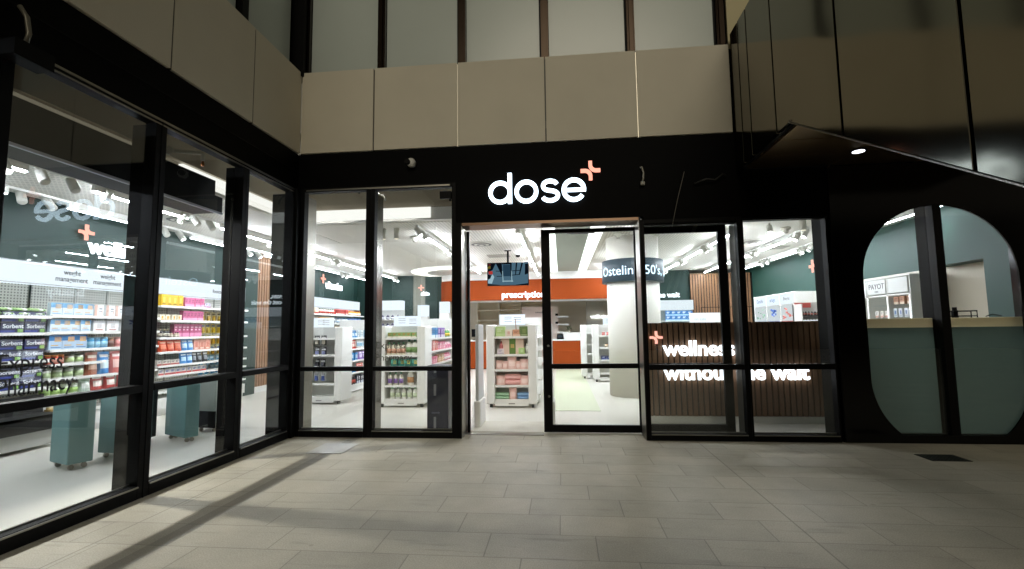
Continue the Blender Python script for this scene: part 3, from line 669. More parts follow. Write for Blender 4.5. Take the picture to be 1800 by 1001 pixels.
hy = [('#e3d8b0', '#c8a83c', '#5a4a2a', 1.43), ('#e2d27a', '#d8b830', '#4a5a8a', 1.22), ('#d8cc80', '#e0b030', '#34549a', 1.02), ('#cfd0a0', '#c0962c', '#2a4a8a', .84), ('#98c4d8', '#4a98c0', '#e0ecf0', .66), ('#8ab8d0', '#3a88b8', '#e0ecf0', .5)]
for i, (a, b_, c_, z) in enumerate(hy): row(hangcard(.10, .17, a, b_, c_), 4, 2.3, 2.85, z, -3.05, 'hanging blister pack, row %s of the hooks beside the pink boxes' % ['one', 'two', 'three', 'four', 'five', 'six'][i])
# far shelves under the vitamins sign
cols = [('#d8c8b0', '#b04038', '#e8e0d0'), ('#e8e4dc', '#3a6a4a', '#b04030'), ('#c84038', '#e8e0d8', '#2a2a2a'), ('#d8a040', '#b04038', '#f0f0e8'), ('#e4e8ea', '#3a7ab0', '#8aa'+'0b0'), ('#3f6aa8', '#d8e0e8', '#e8e8e8')]
for zi, z in enumerate((1.66, 1.43, 1.2, .95)):
    for k in range(4):
        c_ = cols[(zi*2+k) % 6]; a = 5.2+k*.85
        me = bottle(.075, .15, *c_) if (k+zi) % 2 else carton(.09, .15, .06, *c_, 0)
        row(me, 7, a, a+.8, z, PX, '%s in the %s group of the %s shelf below the vitamins sign' % (me.name.split('.')[0], ['nearest', 'second', 'third', 'farthest'][k], ['top', 'second', 'third', 'fourth'][zi]))

# wall signs
def halo_sign(name, label, lines, size, pos, face, lh, plus=None, off=.004, mat=HALO, width=None):
    s = thing(name, label, 'sign', pos)
    txt(lines, size, mat, 'letters', s, (0, 0, 0), face, .016, off, line=lh, width=width)
    if plus:
        me = plus_mark(plus[2], plus[2]*.2, .02).mesh('cross', HALOP)
        if face == '+X': me.transform(Matrix.Rotation(R(90), 4, 'Z'))
        mk('cross', me, s, (0, plus[0], plus[1]) if face == '+X' else (plus[0], 0, plus[1]))
    return s
halo_sign('wall_sign', 'glowing white wellness sign and coral cross on the left green wall', 'wellness', .30, (-3.10, .26, 2.325), '+X', 1, (-.03, .27, .21))
halo_sign('wall_sign', 'glowing white vitamins sign on the green wall behind the left front window', 'vitamins', .30, (-3.10, 6.85, 2.38), '+X', 1, (-.12, .24, .24))
halo_sign('wall_sign', 'small glowing skin sign on the grey panel at the far left back', 'skin', .17, (-1.10, 8.98, 2.28), '-Y', 1, (.0, .24, .18))
halo_sign('wall_sign', 'white prescriptions lettering on the orange bulkhead', 'prescriptions', .26, (1.47, 8.46, 2.13), '-Y', 1)
halo_sign('wall_sign', 'white wellness without the wait lettering on the green back wall behind the column', 'wellness,\nwithout the wait', .21, (5.28, 9.17, 2.30), '-Y', .95)
halo_sign('wall_sign', 'glowing beauty sign and cross high on the right green wall', 'beauty', .34, (8.70, 5.5, 2.16), '-X', 1)
me = plus_mark(.28, .06, .02).mesh('cross', HALOP); me.transform(Matrix.Rotation(R(-90), 4, 'Z')); mk('cross', me, [o for o in COL.objects if o.get('label', '').startswith('glowing beauty')][0], (0, .12, .36))
halo_sign('counter_sign', 'glowing wellness without the wait lettering and coral cross on the slatted counter', 'wellness,\nwithout the wait', .275, (4.50, .968, .866), '-Y', 1.12, (-.075, .235, .165), .0055, width=1.79)

# ------------------------------------------------------------------ timber slat walls
def slats(x0, x1, y0, y1, z0, z1, along, pitch, wdt, mat, nm, label, cat='wall', dep=.03, body=None):
    t = thing(nm, label, cat, (x0, y0, 0)); m = MB()
    L = (x1-x0) if along == 'x' else (y1-y0); n = int(L/pitch)
    if along == 'x':
        bx(0, L, dep, (y1-y0), z0, z1).build('backing', DARKB, t)
        for k in range(n): m.box(k*pitch, k*pitch+wdt, 0, dep-.002, z0, z1)
    else:
        bx(0, (x1-x0)-dep, 0, L, z0, z1).build('backing', DARKB, t)
        for k in range(n): m.box((x1-x0)-dep+.002, x1-x0, k*pitch, k*pitch+wdt, z0, z1)
    m.build('slats', mat, t); return t
slats(-3.15, -3.02, 3.70, 5.08, .12, 2.9, 'y', .085, .055, TIMB, 'slat_wall', 'vertical oak slat wall beyond the left shelving')
struct(bx(-3.15, -2.95, 3.28, 3.70, 0, 2.9).build('wall_pier', GREEN)); struct(bx(-3.15, -3.0, 3.70, 5.08, 0, .12).build('skirting', WHITE2))
t = slats(7.0, 8.75, 9.1, 9.3, 0.1, 2.78, 'x', .078, .05, TIMB, 'slat_wall', 'vertical oak slat wall with a hidden door at the right back')
MB().box(.27, 1.7, -.006, 0, 1.77, 1.785).box(.27, .285, -.006, 0, .1, 1.77).build('door_line', DARKB, t)
o = tag(bx(7.46, 7.78, 9.07, 9.09, 1.43, 1.53).build('door_plaque', P('#e8e8e4', .4)), 'small white plaque on the oak slat door', 'sign'); txt('staff only', .06, INK, 'lettering', o, (7.49, 9.068, 1.46))
# dark slatted half height counter right of the door
K = slats(4.305, 6.54, 1.0, 1.045, .09, 1.29, 'x', .0705, .054, WALN, 'slatted_counter', 'dark walnut slatted counter front behind the windows right of the entrance', 'counter')
MB().box(-.0, 2.235, .05, .55, 0, 1.288).build('cabinet', WHITE, K); bx(.0, 2.235, .012, .045, 0, .085).build('plinth', WHITE2, K)
MB().box(2.238, 2.32, -.02, .58, 0, 1.31).build('end_panel', WHITE, K); bx(-.006, 0, .0, .56, .09, 1.29).build('end_slat', WALN, K)
# ------------------------------------------------------------------ column with the display drum
C_ = thing('column', 'round white column with a curved dark message display around its top', 'column', (4.535, 3.62, 0))
MB().lathe([(.475, 0), (.475, 2.9)], n=64).build('shaft', P('#f2efe6', .5), C_)
MB().lathe([(.555, 2.055), (.56, 2.06), (.56, 2.455), (.555, 2.46)], n=96).build('display', P('#2b3d48', .45, name='display_slate'), C_)
tt = txt('Ostelin 150\'s, $20', .235, E_('#d8efff', 2.4, 'display_text'), 'display_text', C_, (0, 0, 0), '-Y', .002)
r0 = .566
for v in tt.data.vertices:
    a = (v.co.x)/r0-R(76); d_ = r0-v.co.y; z = v.co.z
    v.co = (d_*math.sin(a), -d_*math.cos(a), z+2.165)
tt.data.update()
# ------------------------------------------------------------------ dispensary at the back
Bk = thing('bulkhead', 'burnt orange bulkhead over the dispensary carrying the prescriptions lettering', 'bulkhead', (0, 8.5, 0))
poly = [(-.45+.5*(1-math.cos(R(t))), .5*(1-math.sin(R(t)))) for t in range(0, 91, 15)]
poly = poly+[(4.7, 0), (4.7, .6), (-.45, .6)]
MB().prism(poly, 2, 2.06, 2.66).build('panel', ORANGE, Bk); MB().prism([(x*.995, y+.05) for x, y in poly], 2, 2.66, 2.895).build('upstand', WHITE2, Bk)
bx(.05, 4.6, .08, .58, 2.03, 2.058).build('soffit', WHITE2, Bk)
for x0, x1, lb in ((.30, 1.95, 'burnt orange dispensary counter left of the centre stand'), (2.9, 3.90, 'burnt orange dispensary counter seen through the sliding door')):
    k = thing('service_counter', lb, 'counter', (x0, 9.2, 0)); L = x1-x0
    MB().box(0, L, .0, .6, .03, .85).build('front', ORANGE, k); MB().box(.03, L-.03, .03, .58, 0, .03).build('plinth', DARKB, k); MB().box(-.02, L+.02, -.03, .64, .85, .885).build('worktop', WHITE, k)
k = thing('till', 'black till screen on the left dispensary counter', 'till', (.55, 9.35, .885)); MB().box(-.02, .02, 0, .05, 0, .12).box(-.1, .1, -.05, .12, 0, .02).build('stand', BLACK, k); MB().box(-.14, .14, -.02, .01, .1, .34).build('screen', BLACK, k)
k = thing('card_terminal', 'small black terminal on the right dispensary counter', 'terminal', (3.15, 9.3, .885)); MB().box(-.11, .11, 0, .16, 0, .16, 0, .02, .03).build('body', BLACK, k); MB().box(-.07, .07, -.006, 0.01, .05, .13).build('screen', P('#2c3238', .2), k)
k = thing('display_case', 'low white display box on the right dispensary counter', 'display', (3.5, 9.4, .885)); bevel(MB().box(-.28, .3, 0, .25, 0, .2).build('box', WHITE, k), .01)
k = thing('potted_plant', 'small dark plant on top of the white counter box', 'plant', (3.42, 9.5, 1.085)); MB().lathe([(.03, 0), (.045, .07)]).build('pot', P('#c9c4b8', .6), k)
m = MB()
for i in range(60):
    a = random.uniform(0, 6.28); h = random.uniform(.05, .2); r = random.uniform(.01, .09)
    c = Vector((r*math.cos(a), r*math.sin(a), h)); u = Vector((random.uniform(-1, 1), random.uniform(-1, 1), random.uniform(-.3, 1))).normalized()*.03; v = u.cross(Vector((.3, .5, .8))).normalized()*.012
    m.face([c-u, c+v, c+u, c-v])
m.build('leaves', P('#3a4a2c', .5), k)
# back shelving in the dispensary
k = thing('dispensary_shelving', 'cream dispensary shelving left of the counter gap', 'shelving', (.3, 10.9, 0)); m = MB()
for x in (0, .75, 1.5, 2.25): m.box(x, x+.03, 0, .45, 0, 2.3)
for z in (.4, .8, 1.15, 1.5, 1.85, 2.3): m.box(.03, 2.25, 0, .44, z, z+.03)
m.build('carcass', P('#ddd6c4', .5), k); bx(.03, 2.25, .44, .46, 0, 2.3).build('back_panel', P('#e4dcc8', .6), k)
k = thing('partition', 'pale pink consult partition behind the centre stand', 'partition', (2.0, 10.3, 0)); bx(-.1, 1.1, 0, .04, 0, 1.93).build('panel', P('#e4d2cc', .5), k); txt('consult', .09, INK, 'lettering', k, (.35, -.003, 1.72))
k = thing('wall_shelf_rack', 'white angled leaflet shelves on the pink grey panel seen in the door', 'rack', (3.0, 10.1, 0)); bx(-.1, .08, .1, .14, 0, 1.95).build('panel', P('#ddd0c6', .6), k)
for z in (1.05, 1.3, 1.55): MB().box(.06, .42, -.12, .1, z, z+.02).box(.06, .42, -.12, -.11, z, z+.06).build('shelf', WHITE, k)
for z in (1.36, 1.62): MB().box(.0, .09, -.1, -.05, z, z+.07).build('label_holder', BLACK, k)
k = halo_sign('wall_sign', 'glowing white consult lettering on the beige back wall', 'wellbeing', .16, (4.2, 11.36, 1.55), '-Y', 1)
k = thing('screen_partition', 'tall clear glass screen at the right end of the counter', 'partition', (3.95, 9.2, 0)); bx(0, .5, 0, .012, .9, 2.0).build('pane', TGLASS, k); bx(0, .012, -.02, .03, .9, 2.0).build('post', STEEL, k)
# back-left green wall fittings
k = thing('back_shelving', 'white shelving with lightboxes on the green wall at the far left back', 'shelving', (-2.6, 8.6, 0))
for i in range(2): bx(i*.5, i*.5+.49, 0.05, .38, 1.84, 2.12).build('header_lightbox', LBOX, k)
bx(0, .99, .36, .39, 0, 1.84).build('back_panel', WHITE2, k)
for z in (.4, .7, 1.0, 1.3, 1.55): bx(0, .99, 0, .36, z-.02, z).build('shelf', WHITE, k)
for z, n_ in ((1.3, 'lower'), (1.55, 'upper')): row(bottle(.10, .14, '#4a4460', '#8a86a0', '#d8d8e4'), 6, -2.58, -1.65, z, 8.6, 'dark purple bottle on the %s shelf of the far left back wall' % n_, '-Y')
k = thing('lightbox', 'lit header box below the small sign at the far left back', 'lightbox', (-1.12, 8.7, 1.63)); bx(0, .28, 0, .3, 0, .34).build('face', LBOX, k); bx(-.01, .29, .1, .3, -1.6, 0).build('case', WHITE2, k)
k = thing('lightbox', 'lit header box under the left end of the orange bulkhead', 'lightbox', (-.45, 8.9, 1.72)); bx(0, .28, -.2, .0, 0, .34).build('face', LBOX, k); bx(0, .3, -.2, 0, -1.7, 0).build('case', WHITE2, k)
# back right wall
k = thing('back_shelving', 'white shelving with lightboxes on the green wall behind the column', 'shelving', (4.9, 8.8, 0))
for i in range(3): h = bx(i*.7, i*.7+.69, 0.05, .38, 1.71, 1.99).build('header_lightbox', LBOX, k)
bx(0, 2.08, .36, .39, 0, 1.71).build('back_panel', P('#8f9a98', .6), k)
for z in (.5, .8, 1.1, 1.4): bx(0, 2.08, 0, .36, z-.02, z).build('shelf', WHITE, k)
row(carton(.15, .14, .1, '#2f6aa4', '#9ac0dc', '#e8eef2', 0), 5, 6.2, 6.95, 1.4, 8.8, 'blue carton on the back shelf between the column and the oak slats', '-Y', stack=1, hh=.142)
row(carton(.14, .1, .1, '#3f6f9c', '#d8e0e4', '#d8e0e4', 0), 6, 6.0, 6.95, 1.1, 8.8, 'slate blue carton on the lower back shelf beside the column', '-Y')
k = thing('promo_panel', 'white promotional header standing in front of the oak slat wall', 'panel', (6.35, 6.8, 0)); bx(0, .85, 0, .05, 1.28, 1.56).build('face', P('#f0f2f2', .4), k); bx(.05, .8, .02, .04, 0, 1.28).build('body', WHITE, k); txt('on sale', .1, P('#a8b0b4', .5), 'lettering', k, (.1, -.003, 1.38))

# ------------------------------------------------------------------ right wall cabinets
def cabinet(y0, y1, label, ncol, tops, glazed=True):
    k = thing('display_cabinet', label, 'cabinet', (8.2, y0, 0)); L = y1-y0; w = L/ncol
    m = MB().box(.36, .55, 0, L, 0, 1.96).box(0, .36, -.02, 0, 0, 1.96).box(0, .36, L, L+.02, 0, 1.96).box(0, .36, 0, L, 1.94, 1.96).box(0, .36, 0, L, 0, .9)
    for i in range(1, ncol): m.box(0, .36, i*w-.012, i*w+.012, .9, 1.94)
    m.box(0, .35, 0.001, L-.001, 1.665, 1.69)
    m.build('carcass', WHITE, k)
    for z in (1.33, 1.52): bx(.04, .36, 0.01, L-.01, z, z+.012).build('shelf', TGLASS if glazed else WHITE, k)
    for i in range(ncol):
        yc = (i+.5)*w
        p = bx(-.004, .02, i*w+.03, (i+1)*w-.03, 1.705, 1.93).build('logo_panel', P('#eef0ee', .4) if glazed else LBOX, k)
        if tops[i]:
            txt(tops[i], .12, P('#4a6a90' if tops[i][0] in 'Cu' else '#56585a', .5), 'lettering', p, (-.007, yc, 1.79), '-X', .001, align='CENTER')
            if tops[i] == 'PAYOT': txt('PARIS', .035, P('#6a6e70', .5), 'lettering', p, (-.007, yc, 1.735), '-X', .001, align='CENTER')
        bx(.003, .008, i*w+.02, i*w+.028, .92, 1.66).build('light_strip', E_('#ffffff', 3, 'strip_white'), k)
    return k
cabinet(5.42, 7.6, 'white beauty cabinet with lit logo panels and picture panels on the right wall', 3, ['Avene', 'uriage', 'CeraVe'], False)
cabinet(1.95, 3.4, 'white PAYOT display cabinet behind the oval window', 3, ['', 'PAYOT', ''])
for i, (c1, c2) in enumerate((('#c9d4cf', '#2f6aa0'), ('#dfe6ea', '#3f5fa0'), ('#ecdcd6', '#b05a52'))):
    y = 7.55-i*.73
    k = thing('poster', ['pale poster with green lines', 'poster with blue product pictures', 'pink framed poster'][i]+' on the right wall cabinet', 'poster', (8.18, y-.68, 1.33))
    bx(0, .012, 0, .64, 0, .36).build('sheet', E_('#e6eef2', .9, 'lit_print'), k)
    m = MB()
    for _ in range(9):
        a, b_ = random.uniform(.04, .5), random.uniform(.03, .28); m.box(-.002, 0, a, a+random.uniform(.03, .13), b_, b_+random.uniform(.02, .06))
    m.build('print', P(c2 if i else '#7aa088', .5), k); bx(-.003, 0.001, 0, .64, -.012, 0).build('edge', P(c2, .5), k)
row(carton(.10, .12, .05, '#b88a70', '#e8d8c8', '#6a4a3a', 0), 3, 1.98, 2.40, 1.532, 8.22, 'tan carton on the upper glass shelf of the oval window cabinet', '-X')
row(carton(.075, .10, .05, '#e4e0d8', '#c89a88', '#8a8a8a', 0), 3, 2.50, 2.85, 1.342, 8.22, 'white carton on the lower glass shelf under the brand panel', '-X')
row(carton(.075, .13, .05, '#d8dce0', '#4a6aa0', '#8a8a8a', 2), 4, 1.98, 2.40, 1.342, 8.22, 'white and blue carton on the lower glass shelf of the oval window cabinet', '-X')
k = thing('makeup_stand', 'black and red makeup stand seen at the edge of the right window', 'stand', (7.55, 3.75, 0)); MB().box(0, .6, 0, .35, 0, .9).box(0, .6, .3, .35, .9, 1.66).box(0, .02, .0, .35, .9, 1.62).build('carcass', P('#d9d5d0', .4), k)
bx(.02, .3, .28, .3, 1.56, 1.65).build('header', P('#c0544a', .4), k)
for z in (.98, 1.12, 1.26, 1.40): bx(.02, .6, .02, .3, z, z+.012).build('shelf', P('#2a2624', .3), k)
for i, z in enumerate((1.132, 1.272, 1.412)): row(bottle(.04, .075, '#2a2022', '#1a1a1a', '#b86a60'), 10, 7.58, 8.1, z, 3.77, 'tiny dark makeup bottle on the %s tier of the makeup stand' % ['lower', 'middle', 'top'][i], '-Y')
# beauty room behind the oval window
struct(MB().box(8.45, 8.75, .40, 1.0, 0, 2.9).box(8.45, 8.75, 1.0, 1.93, 2.04, 2.9).build('wall_niche', TEAL)); struct(bx(8.70, 8.745, 1.94, 5.40, 0, 2.05).build('wall_lower', P('#d6d2c6', .6, name='pale_wall'))); struct(bx(8.70, 8.74, 1.0, 1.93, 0, 2.04).build('niche_panel', BEIGE))
def trans(name, hexc, k_=.5):
    m, nt, b = newmat(name); nt.nodes.remove(b); c = lin(hexc)
    d = nt.nodes.new('ShaderNodeBsdfDiffuse'); d.inputs[0].default_value = c; t = nt.nodes.new('ShaderNodeBsdfTranslucent'); t.inputs[0].default_value = c
    mx = nt.nodes.new('ShaderNodeMixShader'); mx.inputs[0].default_value = k_; nt.links.new(d.outputs[0], mx.inputs[1]); nt.links.new(t.outputs[0], mx.inputs[2]); nt.links.new(mx.outputs[0], nt.nodes['Material Output'].inputs[0]); return m
def MB_sheet(x0, x1, z0, z1, mat, par, nm):
    m = MB(); m.face([(x0, 0, z0), (x1, 0, z0), (x1, 0, z1), (x0, 0, z1)]); return m.build(nm, mat, par)
k = thing('window_bench', 'cream topped bench with a frosted grey green front behind the oval window', 'bench', (6.4, .13, 0))
MB_sheet(0, 1.75, 0, 1.20, trans('frosted_film', '#434f48', .55), k, 'front'); MB_sheet(0, 1.75, 1.2, 1.30, trans('cream_film', '#d8cba8', .5), k, 'upstand'); bx(0, 1.75, .012, .22, 1.27, 1.298).build('worktop', P('#e4dec8', .45), k)
k = thing('tester_rack', 'black wire tester rack standing on the cream bench', 'rack', (7.62, .36, 1.30)); m = MB()
for z in (.02, .075): m.tube([(-.2, 0, z), (.2, 0, z)], .006); m.tube([(-.2, .08, z), (.2, .08, z)], .006)
for x in (-.2, 0, .2): m.tube([(x, 0, 0), (x, 0, .08), (x, .08, .08), (x, .08, 0)], .006)
m.box(-.02, .02, .03, .05, 0, .12)
m.build('frame', BLACK, k)
k = tag(MB().tube([(7.3, .3, 1.312), (7.42, .32, 1.33), (7.5, .3, 1.312)], .006).tube([(7.86, .3, 1.312), (7.95, .33, 1.335), (8.02, .3, 1.315)], .006).build('wire_stand', BLACK), 'low black wire loops lying either side of the tester rack', 'stand')

# ------------------------------------------------------------------ gondolas
def endcap(x0, label, shelves, y=2.1, w=.80, h=1.30, header=None, drawer=True):
    k = thing('gondola_end', label, 'display stand', (x0, y, 0)); d = .42
    for a in (0, w-.135): bevel(bx(a, a+.135, 0, d, .06, h).build('side_post', WHITE, k), .02, 3)
    bx(.135, w-.135, .30, .33, .06, h).build('back_panel', P('#e2e2de', .5), k)
    for z in shelves:
        s = bx(.136, w-.136, .02, .30, z-.02, z).build('shelf', WHITE, k); bx(.137, w-.137, .012, .02, z-.03, z+.006).build('price_strip', P('#f4f4f0', .3), s)
    if drawer:
        b = bx(.136, w-.136, .015, .30, .03, .10).build('drawer', WHITE, k); bx(w/2-.05, w/2+.05, .011, .015, .06, .075).build('handle', GREY, b)
    for a in (.07, w-.07): MB().lathe([(.03, -.02), (.03, .02)], M=Matrix.Translation((a, .06, .032)) @ Matrix.Rotation(R(90), 4, 'Y')).build('castor', P('#3a3a38', .5), k)
    if header:
        hb = bx(header[0]-x0, header[1]-x0, .12, .17, h, h+.165).build('header_lightbox', LBOX, k)
        m = MB()
        for i, zz in enumerate((.05, .09, .12)): m.box(header[0]-x0+.08, header[0]-x0+.2, .117, .12, h+zz, h+zz+.008).box(header[1]-x0-.18, header[1]-x0-.06, .117, .12, h+zz-.01, h+zz-.002)
        m.build('print', P('#b8bcc0', .5), hb)
    return k
SH = [1.113, .832, .597, .35, .131]
endcap(1.995, 'white gift stand facing the open entrance door', SH, header=(2.20, 2.61))
endcap(.205, 'white stand of shampoo bottles behind the window left of the entrance', SH, header=(.44, .88))
endcap(-1.32, 'white stand end at the left front window', SH, y=2.38, header=(-1.1, -.75))
def run(x0, x1, y0, y1, label, h=1.30, shelves=(.16, .40, .64, .87, 1.09)):
    k = thing('gondola', label, 'shelving', (x0, y0, 0)); L = y1-y0; w = x1-x0
    bx(w/2-.02, w/2+.02, 0, L, .04, h).build('centre_panel', P('#e0e0dc', .5), k); bx(0.02, w-.02, 0, L, .03, .14).build('base', WHITE, k)
    for z in shelves:
        s = MB().box(w/2+.02, w, 0, L, z-.02, z).box(0, w/2-.02, 0, L, z-.02, z).build('shelf', WHITE, k); bx(w, w+.005, 0, L, z-.028, z+.005).build('price_strip', P('#f4f4f0', .3), s)
    for a in (-.015, L): bx(0.05, w-.05, a, a+.015, .04, h+(.16 if a > 0 else 0)).build('end_panel', WHITE2, k)
    return k
run(-1.62, -.95, 2.84, 4.5, 'long white gondola of mixed boxes behind the left front window')
run(.25, .98, 2.56, 4.3, 'long white gondola beside the shampoo stand')
run(2.05, 2.83, 2.56, 4.6, 'long white gondola behind the gift stand')
endcap(3.66, 'white stand between the sliding door and the column', SH, y=6.4, w=.5)
endcap(3.90, 'white stand of small gifts beside the column', [1.05, .78, .5, .2], y=5.7, w=.95, header=(4.15, 4.6))
row(jar(.07, .09, '#c85048', '#e0d8d0', '#e89088'), 5, 4.1, 4.6, 1.05, 5.72, 'small red jar on the stand beside the column', '-Y')
row(jar(.08, .09, '#b0906a', '#3a3430', '#d8c8b0'), 4, 4.15, 4.6, .78, 5.72, 'brown jar on the stand beside the column', '-Y')
row(carton(.12, .09, .08, '#26305e', '#6a7ab8', '#e8e8f0', 0), 4, 4.08, 4.6, .50, 5.72, 'navy carton on the stand beside the column', '-Y')
# gift stand goods
def one(me, x, y, z, label, rz=0): return tag(mk(me.name.split('.')[0], me, None, (x, y, z), rz), label, me.name.split('.')[0].replace('_', ' '))
y_ = 2.14
one(carton(.15, .16, .12, '#b9d490', '#c6dca0', '#d9e8bc', 0), 2.22, y_, 1.113, 'lime green gift box at the left of the gift stand top shelf')
one(carton(.11, .11, .10, '#efe3d6', '#e0b8a8', '#d8c0b0', 2), 2.355, y_, 1.113, 'cream gift box beside the lime green box')
one(carton(.12, .11, .10, '#dba888', '#e8c8b0', '#b8806a', 0), 2.48, y_, 1.113, 'peach gift box on the gift stand top shelf')
one(carton(.15, .16, .12, '#6f8550', '#88995e', '#b8c494', 2), 2.60, y_, 1.113, 'dark olive gift box at the right of the gift stand top shelf')
o = MB().tube([(0, 0, 0), (-.01, .0, .13), (-.004, 0, .17)], .006).build('reed_diffuser', P('#b88a70', .5), None, (2.47, 2.2, 1.222)); tag(o, 'thin reed sticks standing above the peach gift box', 'diffuser')
one(bottle(.06, .21, '#b86a6a', '#8a3a3a', '#d89090'), 2.23, y_, .832, 'tall pink bottle on the second shelf of the gift stand')
one(carton(.10, .09, .07, '#e6dbe0', '#cfc0cc', '#b8a8b8', 0), 2.225, y_-.015, .832, 'small lilac box in front of the pink bottle')
g = one(carton(.36, .25, .12, '#ead0c0', '#e8c8b8', '#ddb8a8', 9), 2.41, y_+.03, .832, 'large blush gift box with a wide olive band'); bx(-.05, .05, -.003, .0, 0, .25).build('band', P('#5d7c3a', .45), g); bx(-.028, .028, -.005, -.003, .1, .16).build('badge', P('#b8a060', .4), g)
one(carton(.10, .10, .07, '#b7d48e', '#d0e4b0', '#8ab060', 2), 2.56, y_, .832, 'small pale green box on the second shelf of the gift stand')
one(bottle(.05, .17, '#dfe0da', '#efefe8', '#c8ccc4'), 2.645, y_, .832, 'clear slim bottle at the right of the second gift shelf')
def giftbag(w, h): return pouch(w, h, '#d99a90', '#e8b8b0', '#c88078')
for x, w_, h_, lb in ((2.20, .12, .14, 'leftmost pink wrapped pack on the third gift shelf'), (2.295, .10, .13, 'second pink wrapped pack from the left on the third gift shelf'), (2.40, .15, .20, 'tallest pink wrapped pack, centre of the third gift shelf'), (2.50, .10, .13, 'cream pink wrapped pack right of the tallest one'), (2.60, .15, .16, 'rightmost pink wrapped pack on the third gift shelf')): one(pouch(w_, h_, '#e6c3ba', '#efd5cd', '#d8a8a0'), x, y_, .597, lb)
for x, w_, lb in ((2.22, .15, 'pink wrapped pack at the left of the fourth gift shelf'), (2.60, .15, 'pink wrapped pack at the right of the fourth gift shelf')): one(pouch(w_, .15, '#e4bdb4', '#ecd0c8', '#d8a8a0'), x, y_, .35, lb)
def towel(w, h, c):
    m = MB(); M = Matrix.Translation((0, .08, h*.25)) @ Matrix.Rotation(R(90), 4, 'Y')
    for z in (.25, .72): m.lathe([(.5, -w/2), (.9, -w*.47), (1, -w*.4), (1, w*.4), (.9, w*.47), (.5, w/2)], 0, 0, 16, 0, Matrix.Translation((0, .09, h*z)) @ Matrix.Rotation(R(90), 4, 'Y'), h*.27, .09)
    return m.mesh('folded_towel', P(c, .9, 0, .1, None, .06, 60))
one(towel(.26, .17, '#e8b4b0'), 2.41, y_, .35, 'thick folded pink towel on the fourth gift shelf')
one(towel(.23, .10, '#a9cdae'), 2.24, y_, .131, 'folded mint green towel on the bottom gift shelf')
one(pouch(.12, .18, '#e4bab0', '#eecfc7', '#d8a8a0'), 2.41, y_, .131, 'pink wrapped pack between the two towels')
one(towel(.23, .10, '#8db2d8'), 2.59, y_, .131, 'folded light blue towel on the bottom gift shelf')
# shampoo stand
sg = carton(.075, .085, .05, '#8fae6a', '#efe8d4', '#d08a48', 0)
row(sg, 6, .36, .84, 1.113, 2.12, 'green and cream carton on the top shelf of the shampoo stand', '-Y')
bt = bottle(.075, .21, '#efe8d4', '#3f7a5a', '#c89a80', .6)
row(bt, 4, .35, .66, .832, 2.12, 'cream shampoo bottle with a dark green cap on the second shelf', '-Y')
row(bottle(.10, .26, '#f0eee6', '#2a5a48', '#6a8a50', .6), 2, .66, .87, .832, 2.12, 'large white refill bottle on the second shelf of the shampoo stand', '-Y')
row(carton(.10, .17, .07, '#1f6a60', '#4fa090', '#d0c060', 1), 4, .42, .88, .597, 2.12, 'teal box on the third shelf of the shampoo stand', '-Y')
row(bottle(.075, .21, '#e0dccb', '#2f6a4a', '#7a5a9a', .6), 3, .36, .63, .35, 2.12, 'cream bottle with a purple label on the fourth shelf of the shampoo stand', '-Y')
row(bottle(.11, .26, '#f0eee6', '#2a5a48', '#b88858', .6), 1, .68, .80, .35, 2.12, 'large white bottle alone at the right of the fourth shampoo shelf', '-Y')
row(bottle(.08, .20, '#f0f1ea', '#5f8f5a', '#c8d4b4', .6), 5, .40, .87, .131, 2.12, 'white and green bottle on the bottom shelf of the shampoo stand', '-Y')
# products on the gondola sides
pal = [('#c8463a', '#e8d0c8', '#f0f0e8'), ('#3f8ac0', '#e0ecf2', '#1f4a80'), ('#e6e6e2', '#5fa0c0', '#8a8a8a'), ('#5a9a5a', '#e0e8d8', '#d0b040'), ('#3a2a28', '#d8c8b8', '#b04030'), ('#e4c8c0', '#c87868', '#8a4a40'), ('#8a6ab0', '#e0d8e8', '#f0e8f0'), ('#2a2c38', '#b8bcc8', '#e8e8e8'), ('#e8a8b8', '#d0688a', '#f4e8ec'), ('#d8b898', '#8a5a3a', '#f0e8d8')]
ordn = ['bottom', 'fourth', 'third', 'second', 'top']
def side(xf, y0, y1, who, seedk, ng=4):
    rnd = random.Random(seedk)
    for si, z in enumerate((.16, .40, .64, .87, 1.09)):
        seg = (y1-y0)/ng
        for g_ in range(ng):
            c_ = pal[rnd.randrange(len(pal))]; kk = rnd.randrange(4); n_ = rnd.choice((3, 4, 5)); wd = seg/n_*.85; hh_ = rnd.uniform(.12, .19)
            me = [lambda: carton(round(wd, 3), round(hh_, 2), .08, *c_, rnd.randrange(4)), lambda: bottle(round(min(wd, .08), 3), round(hh_, 2), *c_), lambda: pouch(round(wd, 3), round(hh_, 2), *c_), lambda: carton(round(wd, 3), round(hh_, 2), .08, *c_, 0)][kk]()
            nm = me.name.split('.')[0]
            row(me, n_, y0+g_*seg+.01, y0+(g_+1)*seg-.01, z, xf, '%s, %s cluster, %s shelf, %s' % (nm.replace('_', ' '), ['nearest', 'second', 'third', 'farthest', 'last'][g_], ordn[si], who))
side(-.95, 2.9, 4.45, 'gondola behind the left front window', 3)
side(.98, 2.6, 4.2, 'gondola beside the shampoo stand', 11, 3)
for i, z in enumerate((1.0, .8, .6, .38)): row(hangcard(.09, .16, *[('#2a2a2c', '#d0c8b8', '#e0e0e0'), ('#20202a', '#8a90b8', '#e0e0e0'), ('#1c1c20', '#3a3a40', '#c0c0c0'), ('#d8d8d4', '#3a4a80', '#a0a0a0')][i]), 3, -1.17, -.82, z, 2.42, 'small hanging pack on the %s hooks of the left stand end' % ['top', 'second', 'third', 'lowest'][i], '-Y')

